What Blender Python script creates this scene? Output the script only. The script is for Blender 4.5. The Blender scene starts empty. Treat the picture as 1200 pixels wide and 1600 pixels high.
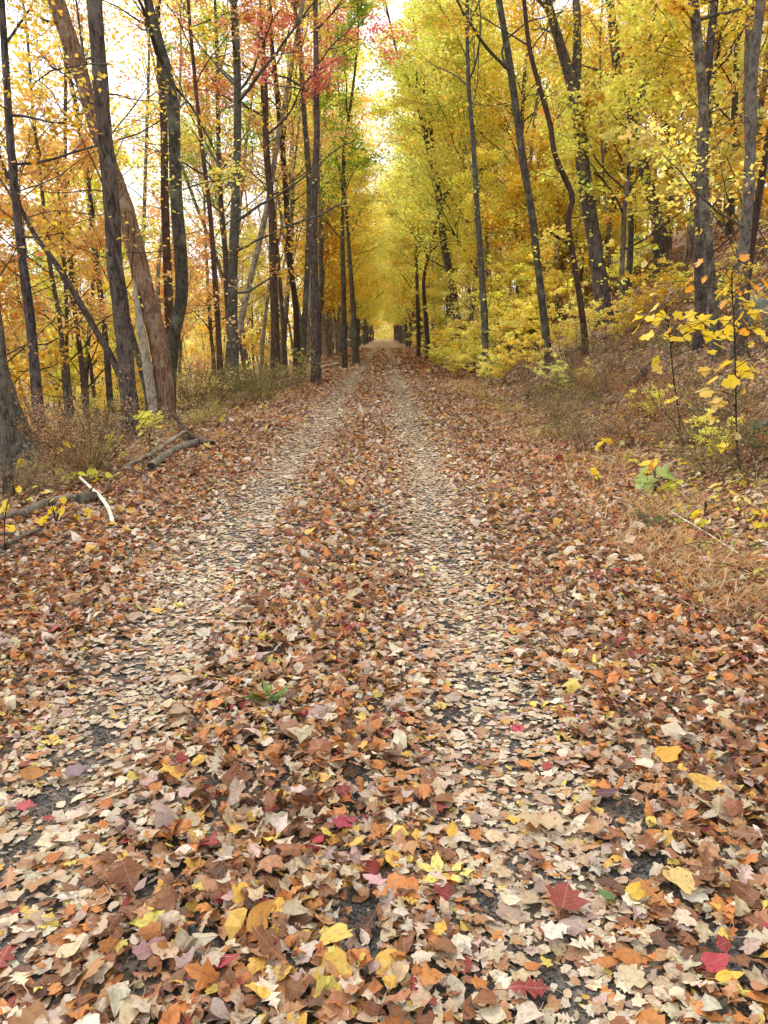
import bpy, math
import numpy as np
from mathutils import Vector

# ------------------------------------------------------------------ camera, sky, sun, exposure
scn = bpy.context.scene
C = scn.collection
CAM_H = 1.5
PITCH = math.radians(12.95)
cam_d = bpy.data.cameras.new('camera')
cam = bpy.data.objects.new('camera', cam_d)
C.objects.link(cam)
cam.location = (0, 0, CAM_H)
cam.rotation_euler = (math.pi / 2 - PITCH, 0, 0)
cam_d.sensor_fit = 'VERTICAL'
cam_d.sensor_height = 36
cam_d.lens = 27
cam_d.clip_start = 0.05
cam_d.clip_end = 3000
scn.camera = cam

SUN = Vector((-0.35, 0.55, 0.78)).normalized()
world = bpy.data.worlds.new('World')
scn.world = world
world.use_nodes = True
wn = world.node_tree.nodes
wl = world.node_tree.links
wn.clear()
sky = wn.new('ShaderNodeTexSky')
sky.sky_type = 'NISHITA'
sky.sun_disc = False
sky.sun_elevation = math.asin(SUN.z)
sky.sun_rotation = math.atan2(SUN.x, SUN.y)
wtc = wn.new('ShaderNodeTexCoord')
wno = wn.new('ShaderNodeTexNoise')
wno.inputs['Scale'].default_value = 2.2
wno.inputs['Detail'].default_value = 5
wl.new(wtc.outputs['Generated'], wno.inputs['Vector'])
wmr = wn.new('ShaderNodeMapRange')
wmr.inputs['From Min'].default_value = 0.35
wmr.inputs['From Max'].default_value = 0.55
wmr.inputs['To Min'].default_value = 0.72
wmr.inputs['To Max'].default_value = 1.0
wl.new(wno.outputs['Fac'], wmr.inputs['Value'])
wmx = wn.new('ShaderNodeMix')
wmx.data_type = 'RGBA'
wmx.inputs['B'].default_value = (10.2, 10.2, 10.15, 1)          # even bright cloud
wl.new(wmr.outputs['Result'], wmx.inputs['Factor'])
wl.new(sky.outputs['Color'], wmx.inputs['A'])
wbg = wn.new('ShaderNodeBackground')
wbg.inputs['Strength'].default_value = 0.088
wl.new(wmx.outputs['Result'], wbg.inputs['Color'])
wout = wn.new('ShaderNodeOutputWorld')
wl.new(wbg.outputs['Background'], wout.inputs['Surface'])

sun_d = bpy.data.lights.new('sun', 'SUN')
sun_d.energy = 1.5
sun_d.angle = math.radians(10)
sun_d.color = (1.0, 0.96, 0.90)
sun_o = bpy.data.objects.new('sun', sun_d)
C.objects.link(sun_o)
sun_o.rotation_euler = SUN.to_track_quat('Z', 'Y').to_euler()

scn.view_settings.view_transform = 'Standard'
scn.view_settings.look = 'None'
scn.view_settings.gamma = 1
scn.view_settings.exposure = 1.1
scn.cycles.max_bounces = 8
scn.cycles.diffuse_bounces = 6
scn.cycles.use_adaptive_sampling = True
scn.cycles.adaptive_threshold = 0.03
scn.cycles.glossy_bounces = 2
scn.cycles.transmission_bounces = 5
scn.cycles.caustics_reflective = False
scn.cycles.caustics_refractive = False

# ------------------------------------------------------------------ numeric helpers
RNG = np.random.default_rng(11)


def A(*a):
    return np.array(a, float)


def norm(v):
    return v / np.maximum(np.linalg.norm(v, axis=-1, keepdims=True), 1e-9)


_tab = np.random.default_rng(5).random((256, 256))


def vnoise(x, y):
    x = np.asarray(x, float)
    y = np.asarray(y, float)
    xi = np.floor(x).astype(int)
    yi = np.floor(y).astype(int)
    fx = x - xi
    fy = y - yi
    fx = fx * fx * (3 - 2 * fx)
    fy = fy * fy * (3 - 2 * fy)
    t = lambda a, b: _tab[a & 255, b & 255]
    return ((t(xi, yi) * (1 - fx) + t(xi + 1, yi) * fx) * (1 - fy) + (t(xi, yi + 1) * (1 - fx) + t(xi + 1, yi + 1) * fx) * fy)


PX = [-900, -60, -30, -16, -10, -7.5, -6.2, -5.2, -4.3, -3.4, -2.7, 2.1, 2.6, 3.4, 4.4, 5.2, 6.0, 8.0, 12, 20, 50, 90, 900]
PZ = [-9, -9, -7, -4.4, -2.3, -1.1, -0.45, -0.16, -0.04, 0.03, 0, 0, 0.0, 0.25, 0.72, 1.15, 1.65, 2.75, 4.7, 8.2, 19, 26, 26]
RUTS = (-1.12, 0.42)


def zt(x, y):
    x = np.asarray(x, float)
    y = np.asarray(y, float)
    z = np.interp(x, PX, PZ)
    off = np.clip(np.maximum(-2.9 - x, x - 2.3) / 2.0, 0, 1)
    z = z + off * ((vnoise(x * .5 + 9, y * .4) - .5) * .35 + (vnoise(x * 1.7, y * 1.5 + 40) - .5) * .12)
    for r in RUTS:
        z = z - 0.022 * np.exp(-((x - r) / .28) ** 2)
    return z


def slope(x, y):
    e = .08
    return (zt(x + e, y) - zt(x - e, y)) / (2 * e), (zt(x, y + e) - zt(x, y - e)) / (2 * e)


CAMP = A(0, 0, CAM_H)
FWD = A(0, math.cos(PITCH), -math.sin(PITCH))
UPV = A(0, math.sin(PITCH), math.cos(PITCH))


def ray(px, py):
    return FWD + A(1, 0, 0) * ((px - 600) / 1200) + UPV * ((800 - py) / 1200)


def on_ground(px, py, far=90):
    """the place on the terrain that the photograph shows at this spot"""
    d = ray(px, py)
    t = np.arange(.8, far, .04)
    P = CAMP + d * t[:, None]
    h = P[:, 2] - zt(P[:, 0], P[:, 1])
    i = np.argmax(h < 0) if (h < 0).any() else len(t) - 1
    return P[i]


def at_y(px, py, Y):
    d = ray(px, py)
    return CAMP + d * (Y / d[1])


def project(p):
    v = np.asarray(p) - CAMP
    dz = v @ FWD
    return 600 + 1200 * v[0] / dz, 800 - 1200 * (v @ UPV) / dz, dz


# ------------------------------------------------------------------ mesh helpers
def mk_mesh(name, V, polys, col=None, luv=None, mat=None, smooth=False):
    """polys: list of int arrays (k, 3) or (k, 4)"""
    me = bpy.data.meshes.new(name)
    V = np.ascontiguousarray(V, np.float32).reshape(-1, 3)
    polys = [np.asarray(p, np.int32) for p in polys if len(p)]
    nl = sum(p.size for p in polys)
    npol = sum(len(p) for p in polys)
    me.vertices.add(len(V))
    me.vertices.foreach_set('co', V.ravel())
    me.loops.add(nl)
    me.loops.foreach_set('vertex_index', np.concatenate([p.ravel() for p in polys]))
    me.polygons.add(npol)
    sizes = np.concatenate([np.full(len(p), p.shape[1], np.int32) for p in polys])
    st = np.zeros(npol, np.int32)
    st[1:] = np.cumsum(sizes)[:-1]
    me.polygons.foreach_set('loop_start', st)
    me.polygons.foreach_set('use_smooth', np.full(npol, smooth, bool))
    a = me.attributes.new('col', 'FLOAT_COLOR', 'POINT')
    cc = np.ones((len(V), 4), np.float32)
    if col is not None:
        cc[:, :3] = np.asarray(col).reshape(-1, 3)
    a.data.foreach_set('color', cc.ravel())
    if luv is not None:
        b = me.attributes.new('luv', 'FLOAT_VECTOR', 'POINT')
        b.data.foreach_set('vector', np.ascontiguousarray(luv, np.float32).ravel())
    if mat is not None:
        me.materials.append(mat)
    me.update(calc_edges=True)
    me.validate()
    return me


def link(name, me, parent=None, loc=None, color=None):
    o = bpy.data.objects.new(name, me)
    C.objects.link(o)
    if parent is not None:
        o.parent = parent
    if loc is not None:
        o.location = loc
    if color is not None:
        o.color = (*color, 1)
    return o


def tag(o, label=None, cat=None, group=None, kind=None):
    if label:
        o['label'] = label
    if cat:
        o['category'] = cat
    if group:
        o['group'] = group
    if kind:
        o['kind'] = kind
    return o


def thing(name, label, cat, loc, group=None):
    return tag(link(name, None, loc=loc), label, cat, group)


def tube_batch(P, R, seg):
    m, n, _ = P.shape
    T = norm(np.gradient(P, axis=1))
    tm = norm(T.mean(1))
    ref = np.where(np.abs(tm[:, 2:3]) < .85, A(0, 0, 1)[None], A(1, 0, 0)[None])[:, None]
    N = norm(np.cross(T, np.broadcast_to(ref, T.shape)))
    B = np.cross(T, N)
    th = np.arange(seg) * 2 * math.pi / seg
    V = P[:, :, None] + R[:, :, None, None] * (np.cos(th)[:, None] * N[:, :, None] + np.sin(th)[:, None] * B[:, :, None])
    base = (np.arange(m) * n * seg)[:, None, None]
    i = np.arange(n - 1)[None, :, None] * seg
    j = np.arange(seg)[None, None, :]
    j2 = (j + 1) % seg
    F = np.stack([base + i + j, base + i + j2, base + i + seg + j2, base + i + seg + j], -1).reshape(-1, 4)
    return V.reshape(-1, 3), F


def join(parts):
    """parts: list of (V, F) -> one V and the faces by size"""
    Vs, q, t, o = [], [], [], 0
    for V, F in parts:
        (q if F.shape[1] == 4 else t).append(F + o)
        Vs.append(V)
        o += len(V)
    out = []
    if q:
        out.append(np.concatenate(q))
    if t:
        out.append(np.concatenate(t))
    return np.concatenate(Vs), out


def smooth_path(pts, rad, step):
    pts = np.asarray(pts, float)
    rad = np.asarray(rad, float)
    seg = np.linalg.norm(np.diff(pts, axis=0), axis=1)
    s = np.concatenate([[0], np.cumsum(seg)])
    n = max(3, int(s[-1] / step) + 1)
    u = np.linspace(0, s[-1], n)
    m = np.gradient(pts, s, axis=0) if len(pts) > 2 else np.repeat((pts[1:] - pts[:-1]) / s[-1], 2, 0)
    i = np.clip(np.searchsorted(s, u, 'right') - 1, 0, len(s) - 2)
    h = (s[i + 1] - s[i])[:, None]
    t = ((u - s[i]) / h[:, 0])[:, None]
    P = ((2 * t ** 3 - 3 * t ** 2 + 1) * pts[i] + (t ** 3 - 2 * t ** 2 + t) * h * m[i] + (-2 * t ** 3 + 3 * t ** 2) * pts[i + 1] + (t ** 3 - t ** 2) * h * m[i + 1])
    return P, np.interp(u, s, rad)


def trunk_mesh(P, R, seg=14, amp=.06, lump=.05, flare=0.0, seed=0, cap=False):
    """one trunk, limb or log with uneven ribs, knots and a root flare"""
    n = len(P)
    s = np.concatenate([[0], np.cumsum(np.linalg.norm(np.diff(P, axis=0), axis=1))])
    V, F = tube_batch(P[None], R[None], seg)
    V = V.reshape(n, seg, 3)
    th = np.arange(seg)[None, :] / seg
    k = seg * .5
    nz = vnoise(th * k + seed * 7.3, s[:, None] * 2.2 + seed) * .5 + vnoise(th * k * 2 + 31, s[:, None] * 6 + seed * 3.1) * .5 - .5
    d = 1 + amp * 2 * nz + lump * 2 * (vnoise(th * 3 + seed, s[:, None] * 1.1 + seed * 5) - .5)
    if flare:
        d = d + flare * np.exp(-s[:, None] / .22) * (1 + .6 * np.sin(th * 2 * math.pi * 4 + seed))
    V = P[:, None] + (V - P[:, None]) * d[:, :, None]
    V = V.reshape(-1, 3)
    if not cap:
        return V, [F]
    V = np.concatenate([V, P[:1], P[-1:]])
    a = n * seg
    j = np.arange(seg)
    j2 = (j + 1) % seg
    t1 = np.stack([np.full(seg, a), j2, j], 1)
    b = (n - 1) * seg
    t2 = np.stack([np.full(seg, a + 1), b + j, b + j2], 1)
    return V, [F, np.concatenate([t1, t2])]


# ------------------------------------------------------------------ materials
def new_mat(name):
    m = bpy.data.materials.new(name)
    m.use_nodes = True
    n = m.node_tree.nodes
    n.clear()
    out = n.new('ShaderNodeOutputMaterial')
    return m, n, m.node_tree.links, out


def nmix(n, l, a, b, fac, mode='MIX'):
    x = n.new('ShaderNodeMix')
    x.data_type = 'RGBA'
    x.blend_type = mode
    for k, v in (('A', a), ('B', b), ('Factor', fac)):
        if isinstance(v, bpy.types.NodeSocket):
            l.new(v, x.inputs[k])
        elif k == 'Factor':
            x.inputs[k].default_value = v
        else:
            x.inputs[k].default_value = (*v, 1)
    return x.outputs['Result']


def nmath(n, l, op, a, b=0.0):
    x = n.new('ShaderNodeMath')
    x.operation = op
    for i, v in enumerate((a, b)):
        if isinstance(v, bpy.types.NodeSocket):
            l.new(v, x.inputs[i])
        else:
            x.inputs[i].default_value = v
    return x.outputs[0]


def nramp(n, l, src, stops):
    r = n.new('ShaderNodeValToRGB')
    e = r.color_ramp.elements
    while len(e) < len(stops):
        e.new(.5)
    for q, (p, c) in zip(e, stops):
        q.position = p
        q.color = (*c, 1) if isinstance(c, tuple) else (c, c, c, 1)
    l.new(src, r.inputs['Fac'])
    return r.outputs['Color']


def nnoise(n, l, vec, scale, detail=4, rough=.6):
    x = n.new('ShaderNodeTexNoise')
    x.inputs['Scale'].default_value = scale
    x.inputs['Detail'].default_value = detail
    x.inputs['Roughness'].default_value = rough
    l.new(vec, x.inputs['Vector'])
    return x.outputs['Fac']


def nmap(n, l, vec, scale):
    x = n.new('ShaderNodeMapping')
    x.inputs['Scale'].default_value = scale
    l.new(vec, x.inputs['Vector'])
    return x.outputs['Vector']


def leaf_colour(n, l):
    a = n.new('ShaderNodeAttribute')
    a.attribute_name = 'col'
    oi = n.new('ShaderNodeObjectInfo')
    return nmix(n, l, a.outputs['Color'], oi.outputs['Color'], 1.0, 'MULTIPLY')


def mat_dry_leaf():
    m, n, l, out = new_mat('dry_leaf')
    col = leaf_colour(n, l)
    at = n.new('ShaderNodeAttribute')
    at.attribute_name = 'luv'
    sp = n.new('ShaderNodeSeparateXYZ')
    l.new(at.outputs['Vector'], sp.inputs[0])
    ay = nmath(n, l, 'ABSOLUTE', sp.outputs['Y'])
    mid = nmath(n, l, 'LESS_THAN', ay, .014)
    diag = nmath(n, l, 'SUBTRACT', sp.outputs['X'], nmath(n, l, 'MULTIPLY', ay, .8))
    fr = nmath(n, l, 'FRACT', nmath(n, l, 'MULTIPLY', diag, 6.0))
    side = nmath(n, l, 'LESS_THAN', nmath(n, l, 'ABSOLUTE', nmath(n, l, 'SUBTRACT', fr, .5)), .07)
    vein = nmath(n, l, 'MAXIMUM', mid, nmath(n, l, 'MULTIPLY', side, .55))
    nz = nnoise(n, l, at.outputs['Vector'], 5.0, 5, .65)
    blot = nramp(n, l, nz, [(.34, (.62, .55, .5)), (.5, (1, 1, 1)), (.7, (1.12, 1.1, 1.06))])
    col = nmix(n, l, col, blot, .85, 'MULTIPLY')
    spot = nnoise(n, l, at.outputs['Vector'], 16.0, 2, .5)
    spf = nramp(n, l, spot, [(.66, 0.0), (.72, 1.0)])
    col = nmix(n, l, col, (.10, .055, .03), nmath(n, l, 'MULTIPLY', spf, .55))
    col = nmix(n, l, col, (.55, .42, .27), nmath(n, l, 'MULTIPLY', vein, .24))
    bs = n.new('ShaderNodeBsdfPrincipled')
    l.new(col, bs.inputs['Base Color'])
    bs.inputs['Roughness'].default_value = .55
    bs.inputs['Specular IOR Level'].default_value = .35
    bp = n.new('ShaderNodeBump')
    bp.inputs['Strength'].default_value = .55
    bp.inputs['Distance'].default_value = .004
    h = nmath(n, l, 'ADD', nmath(n, l, 'MULTIPLY', vein, -.5), nmath(n, l, 'MULTIPLY', nz, 1.2))
    l.new(h, bp.inputs['Height'])
    l.new(bp.outputs[0], bs.inputs['Normal'])
    tr = n.new('ShaderNodeBsdfTranslucent')
    l.new(col, tr.inputs['Color'])
    mx = n.new('ShaderNodeMixShader')
    mx.inputs[0].default_value = .16
    l.new(bs.outputs[0], mx.inputs[1])
    l.new(tr.outputs[0], mx.inputs[2])
    l.new(mx.outputs[0], out.inputs['Surface'])
    return m


def mat_foliage():
    m, n, l, out = new_mat('autumn_foliage')
    col = leaf_colour(n, l)
    bs = n.new('ShaderNodeBsdfPrincipled')
    l.new(col, bs.inputs['Base Color'])
    bs.inputs['Roughness'].default_value = .5
    bs.inputs['Specular IOR Level'].default_value = .3
    tr = n.new('ShaderNodeBsdfTranslucent')
    l.new(col, tr.inputs['Color'])
    mx = n.new('ShaderNodeMixShader')
    mx.inputs[0].default_value = .48
    l.new(bs.outputs[0], mx.inputs[1])
    l.new(tr.outputs[0], mx.inputs[2])
    l.new(mx.outputs[0], out.inputs['Surface'])
    return m


def mat_bark(name, dark, light, patch, patch_amt, vscale, bump, fr=1.0):
    m, n, l, out = new_mat(name)
    tc = n.new('ShaderNodeTexCoord')
    vec = tc.outputs['Object']
    f1 = nnoise(n, l, nmap(n, l, vec, (9 * fr, 9 * fr, 9 * fr * vscale)), 2.0, 6, .65)
    f2 = nnoise(n, l, nmap(n, l, vec, (34 * fr, 34 * fr, 34 * fr * vscale)), 1.6, 4, .6)
    h = nmath(n, l, 'ADD', nmath(n, l, 'MULTIPLY', f1, .6), nmath(n, l, 'MULTIPLY', f2, .4))
    col = nramp(n, l, h, [(.42, dark), (.56, light)])
    f3 = nnoise(n, l, vec, 3.2, 6, .7)
    pm = nramp(n, l, f3, [(.52, 0.0), (.62, 1.0)])
    col = nmix(n, l, col, patch, nmath(n, l, 'MULTIPLY', pm, patch_amt))
    oi = n.new('ShaderNodeObjectInfo')
    col = nmix(n, l, col, oi.outputs['Color'], 1.0, 'MULTIPLY')
    bs = n.new('ShaderNodeBsdfPrincipled')
    l.new(col, bs.inputs['Base Color'])
    bs.inputs['Roughness'].default_value = .85
    bs.inputs['Specular IOR Level'].default_value = .2
    bp = n.new('ShaderNodeBump')
    bp.inputs['Strength'].default_value = bump
    bp.inputs['Distance'].default_value = .05
    l.new(h, bp.inputs['Height'])
    l.new(bp.outputs[0], bs.inputs['Normal'])
    l.new(bs.outputs[0], out.inputs['Surface'])
    return m


def mat_ground():
    m, n, l, out = new_mat('woodland_floor')
    g = n.new('ShaderNodeNewGeometry')
    vo = n.new('ShaderNodeTexVoronoi')
    vo.inputs['Scale'].default_value = 11
    vo.inputs['Randomness'].default_value = 1
    l.new(g.outputs['Position'], vo.inputs['Vector'])
    sp = n.new('ShaderNodeSeparateColor')
    l.new(vo.outputs['Color'], sp.inputs[0])
    col = nramp(n, l, sp.outputs[0], [(0, (.07, .04, .022)), (.35, (.20, .11, .055)), (.6, (.33, .20, .11)), (.8, (.42, .30, .18)), (1, (.40, .19, .05))])
    nz = nnoise(n, l, g.outputs['Position'], 1.1, 5, .6)
    col = nmix(n, l, col, (.07, .05, .03), nramp(n, l, nz, [(.45, 0.0), (.7, .75)]))
    bs = n.new('ShaderNodeBsdfPrincipled')
    l.new(col, bs.inputs['Base Color'])
    bs.inputs['Roughness'].default_value = .9
    bp = n.new('ShaderNodeBump')
    bp.inputs['Distance'].default_value = .03
    l.new(vo.outputs['Distance'], bp.inputs['Height'])
    l.new(bp.outputs[0], bs.inputs['Normal'])
    l.new(bs.outputs[0], out.inputs['Surface'])
    return m


def mat_trail():
    m, n, l, out = new_mat('crushed_gravel')
    g = n.new('ShaderNodeNewGeometry')
    vo = n.new('ShaderNodeTexVoronoi')
    vo.inputs['Scale'].default_value = 95
    l.new(g.outputs['Position'], vo.inputs['Vector'])
    sp = n.new('ShaderNodeSeparateColor')
    l.new(vo.outputs['Color'], sp.inputs[0])
    col = nramp(n, l, sp.outputs[0], [(0, (.022, .020, .018)), (.6, (.06, .055, .05)), (.93, (.11, .10, .09)), (1, (.26, .22, .16))])
    nz = nnoise(n, l, g.outputs['Position'], 2.5, 6, .7)
    col = nmix(n, l, col, (.20, .14, .085), nramp(n, l, nz, [(.42, 0.0), (.62, .7)]))
    # far along, where single leaves can no longer be told apart, the leaf cover is in the material
    v2 = n.new('ShaderNodeTexVoronoi')
    v2.inputs['Scale'].default_value = 7
    l.new(g.outputs['Position'], v2.inputs['Vector'])
    s2 = n.new('ShaderNodeSeparateColor')
    l.new(v2.outputs['Color'], s2.inputs[0])
    lc = nramp(n, l, s2.outputs[0], [(0, (.18, .10, .05)), (.4, (.32, .20, .11)), (.75, (.42, .30, .18)), (1, (.36, .17, .05))])
    py = n.new('ShaderNodeSeparateXYZ')
    l.new(g.outputs['Position'], py.inputs[0])
    mr = n.new('ShaderNodeMapRange')
    mr.inputs['From Min'].default_value = 25
    mr.inputs['From Max'].default_value = 60
    l.new(py.outputs['Y'], mr.inputs['Value'])
    col = nmix(n, l, col, lc, mr.outputs['Result'])
    bs = n.new('ShaderNodeBsdfPrincipled')
    l.new(col, bs.inputs['Base Color'])
    bs.inputs['Roughness'].default_value = .8
    bp = n.new('ShaderNodeBump')
    bp.inputs['Strength'].default_value = .8
    bp.inputs['Distance'].default_value = .008
    l.new(vo.outputs['Distance'], bp.inputs['Height'])
    l.new(bp.outputs[0], bs.inputs['Normal'])
    l.new(bs.outputs[0], out.inputs['Surface'])
    return m


def mat_rock(name, a, b, moss, amt):
    m, n, l, out = new_mat(name)
    tc = n.new('ShaderNodeTexCoord')
    f1 = nnoise(n, l, tc.outputs['Object'], 6, 8, .65)
    col = nramp(n, l, f1, [(.35, a), (.65, b)])
    f2 = nnoise(n, l, tc.outputs['Object'], 2.4, 5, .6)
    col = nmix(n, l, col, moss, nmath(n, l, 'MULTIPLY', nramp(n, l, f2, [(.45, 0.0), (.6, 1.0)]), amt))
    oi = n.new('ShaderNodeObjectInfo')
    col = nmix(n, l, col, oi.outputs['Color'], 1.0, 'MULTIPLY')
    bs = n.new('ShaderNodeBsdfPrincipled')
    l.new(col, bs.inputs['Base Color'])
    bs.inputs['Roughness'].default_value = .9
    bp = n.new('ShaderNodeBump')
    bp.inputs['Distance'].default_value = .03
    l.new(f1, bp.inputs['Height'])
    l.new(bp.outputs[0], bs.inputs['Normal'])
    l.new(bs.outputs[0], out.inputs['Surface'])
    return m


M_LEAF = mat_dry_leaf()
M_FOL = mat_foliage()
BARK = {
    'dark': mat_bark('dark_furrowed_bark', (.028, .024, .021), (.13, .11, .094), (.20, .20, .165), .45, .28, .9),
    'grey': mat_bark('grey_smooth_bark', (.05, .045, .038), (.165, .147, .122), (.23, .23, .19), .55, .5, .5),
    'lichen': mat_bark('lichen_bark', (.04, .035, .028), (.125, .112, .088), (.22, .235, .17), .75, .4, .7),
    'red': mat_bark('reddish_bark', (.045, .028, .02), (.13, .085, .062), (.17, .135, .10), .4, .3, .7),
    'dead': mat_bark('weathered_bare_wood', (.07, .042, .026), (.26, .17, .11), (.34, .29, .23), .6, .13, 1.0, 2.0),
    'twig': mat_bark('twig_bark', (.025, .019, .015), (.08, .063, .05), (.12, .105, .085), .3, .5, .3),
    'pale': mat_bark('bleached_branch_bark', (.22, .19, .16), (.55, .52, .47), (.62, .60, .56), .6, .4, .4),
}
M_STEM = BARK['twig']
M_ROCK = mat_rock('mossy_stone', (.09, .09, .085), (.24, .24, .22), (.10, .14, .06), .7)
M_CUT = mat_rock('rotten_wood_end', (.012, .010, .008), (.05, .035, .025), (.03, .022, .015), .6)

# ------------------------------------------------------------------ leaf shapes
def mirror(half):
    h = np.array(half, float)
    return h


HALF = {
    'maple': [(0, 0), (-.06, .13), (-.02, .36), (.15, .30), (.30, .44), (.43, .60), (.51, .43), (.54, .25), (.68, .29), (.77, .17), (1, 0)],
    'oak': [(0, 0), (.10, .04), (.18, .16), (.26, .06), (.36, .27), (.46, .09), (.58, .30), (.67, .11), (.78, .22), (.86, .07), (1, 0)],
    'ovate': [(0, 0), (.08, .12), (.26, .26), (.46, .30), (.68, .22), (.87, .09), (1, 0)],
    'broad': [(0, 0), (-.05, .2), (.1, .44), (.28, .37), (.5, .47), (.62, .30), (.82, .26), (.88, .10), (1, 0)],
    'heart': [(0, 0), (-.08, .2), (.02, .40), (.22, .50), (.45, .46), (.70, .30), (.88, .12), (1, 0)],
}


def tmpl_spine(kind):
    h = np.array(HALF[kind])
    n = len(h)
    sx = np.maximum.accumulate(np.clip(h[:, 0], 0, 1))
    sp = np.stack([sx, np.zeros(n)], 1)
    V = np.concatenate([sp, h, h * [1, -1]])
    F = []
    for i in range(n - 1):
        F += [(i, i + 1, n + i + 1), (i, n + i + 1, n + i), (i + 1, i, 2 * n + i), (i + 1, 2 * n + i, 2 * n + i + 1)]
    F = np.array(F)
    a, b, c = V[F[:, 0]], V[F[:, 1]], V[F[:, 2]]
    ar = np.abs((b - a)[:, 0] * (c - a)[:, 1] - (b - a)[:, 1] * (c - a)[:, 0])
    return V, F[ar > 1e-6]


def tmpl_fan(kind, keep=None):
    h = np.array(HALF[kind])
    if keep:
        h = h[keep]
    ring = np.concatenate([h, (h[1:-1] * [1, -1])[::-1]])
    n = len(ring)
    V = np.concatenate([[[.42, 0]], ring])
    j = np.arange(n)
    return V, np.stack([np.zeros(n, int), 1 + j, 1 + (j + 1) % n], 1)


HI = {k: tmpl_spine(k) for k in HALF}
MID = {'maple': tmpl_fan('maple', [0, 2, 3, 5, 7, 8, 10]), 'oak': tmpl_fan('oak', [0, 2, 3, 4, 5, 6, 7, 8, 10]),
       'ovate': tmpl_fan('ovate', [0, 2, 4, 6]), 'broad': tmpl_fan('broad', [0, 2, 3, 4, 6, 8]), 'heart': tmpl_fan('heart', [0, 2, 4, 5, 7])}
LOW = {'maple': (A([0, 0], [.15, .34], [.45, .5], [1, 0], [.5, -.5], [.1, -.36]), np.array([(0, 2, 1), (0, 3, 2), (0, 4, 3), (0, 5, 4)])),
       'ovate': (A([0, 0], [.45, .3], [1, 0], [.45, -.3]), np.array([(0, 2, 1), (0, 3, 2)]))}


def rotmats(yaw, tx, ty):
    cy, sy, cx, sx, c2, s2 = np.cos(yaw), np.sin(yaw), np.cos(tx), np.sin(tx), np.cos(ty), np.sin(ty)
    o, z = np.ones_like(yaw), np.zeros_like(yaw)
    Rz = np.stack([cy, -sy, z, sy, cy, z, z, z, o], -1).reshape(-1, 3, 3)
    Rx = np.stack([o, z, z, z, cx, -sx, z, sx, cx], -1).reshape(-1, 3, 3)
    Ry = np.stack([c2, z, s2, z, o, z, -s2, z, c2], -1).reshape(-1, 3, 3)
    return Rz @ Rx @ Ry


def shape_leaf(tm, kx, ky, rip, ph):
    """bend a flat outline: roll along and across the midrib plus a ripple; arrays of one value per leaf"""
    x = tm[..., 0] - .42
    y = tm[..., 1] + 0 * kx[:, None]
    kx = np.where(np.abs(kx) < .05, .05, kx)[:, None]
    ky = np.where(np.abs(ky) < .05, .05, ky)[:, None]
    Y = np.sin(ky * y) / ky
    z = (1 - np.cos(ky * y)) / ky
    X = np.sin(kx * x) / kx
    z = z + (1 - np.cos(kx * x)) / kx
    z = z + rip[:, None] * np.sin(8 * x + 5 * y + ph[:, None])
    return np.stack([X, Y, z], -1)


def leaf_batch(tm, F, pos, size, R, curl, col, rest=False, rng=RNG):
    """many leaves of one outline -> V, F, col, luv"""
    n = len(pos)
    kx, ky, rip = curl
    if rest:
        jit = rng.normal(1, .09, (n, len(tm), 1)) * np.stack([np.ones(n), rng.uniform(.62, 1.12, n)], 1)[:, None]
        L = shape_leaf(tm[None] * jit, kx, ky, rip, rng.uniform(0, 6.28, n)) * size[:, None, None]
    else:
        L = shape_leaf(tm[None], kx, ky, rip, rng.uniform(0, 6.28, n)) * size[:, None, None]
    V = np.einsum('nij,nkj->nki', R, L)
    if rest:
        gx, gy = slope(pos[:, 0], pos[:, 1])
        V[:, :, 2] -= V[:, :, 2].min(1, keepdims=True)
        V[:, :, 2] += gx[:, None] * V[:, :, 0] + gy[:, None] * V[:, :, 1]
    V = V + pos[:, None]
    k = len(tm)
    FF = (np.arange(n) * k)[:, None, None] + F[None]
    luv = np.zeros((n, k, 3))
    luv[:, :, :2] = tm[None]
    luv[:, :, 2] = rng.uniform(0, 60, n)[:, None]
    cc = np.repeat(col[:, None], k, 1)
    return V.reshape(-1, 3), FF.reshape(-1, F.shape[1]), cc.reshape(-1, 3), luv.reshape(-1, 3)


class Leaves:
    def __init__(self):
        self.V, self.F, self.c, self.u, self.o = [], [], [], [], 0

    def add(self, V, F, c, u):
        self.V.append(V)
        self.F.append(F + self.o)
        self.c.append(c)
        self.u.append(u)
        self.o += len(V)

    def mesh(self, name, mat, smooth=False):
        return mk_mesh(name, np.concatenate(self.V), [np.concatenate(self.F)], np.concatenate(self.c), np.concatenate(self.u), mat, smooth)


DRY = A([.50, .37, .235], [.60, .50, .365], [.41, .21, .10], [.245, .10, .045], [.50, .19, .05], [.60, .36, .07], [.28, .04, .035], [.38, .27, .23], [.54, .38, .32], [.61, .53, .415], [.62, .48, .10], [.13, .06, .035])
# tan, pale beige, mid brown, dark brown, orange, gold, red, mauve, pink, cream, yellow, deep brown
W_RUT = A(.26, .34, .11, .03, .02, .02, .008, .08, .03, .11, .02, .01)
W_MID = A(.16, .11, .21, .19, .17, .045, .028, .045, .035, .05, .025, .07)
W_SIDE = A(.10, .08, .20, .22, .24, .045, .045, .03, .03, .04, .02, .08)
W_BANK = A(.22, .10, .26, .18, .12, .035, .02, .03, .02, .02, .03, .07)


def pick_dry(rng, w, n):
    c = DRY[rng.choice(len(DRY), n, p=w / w.sum())]
    return c * rng.uniform(.78, 1.18, (n, 1)) * rng.uniform(.94, 1.06, (n, 3))


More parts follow.
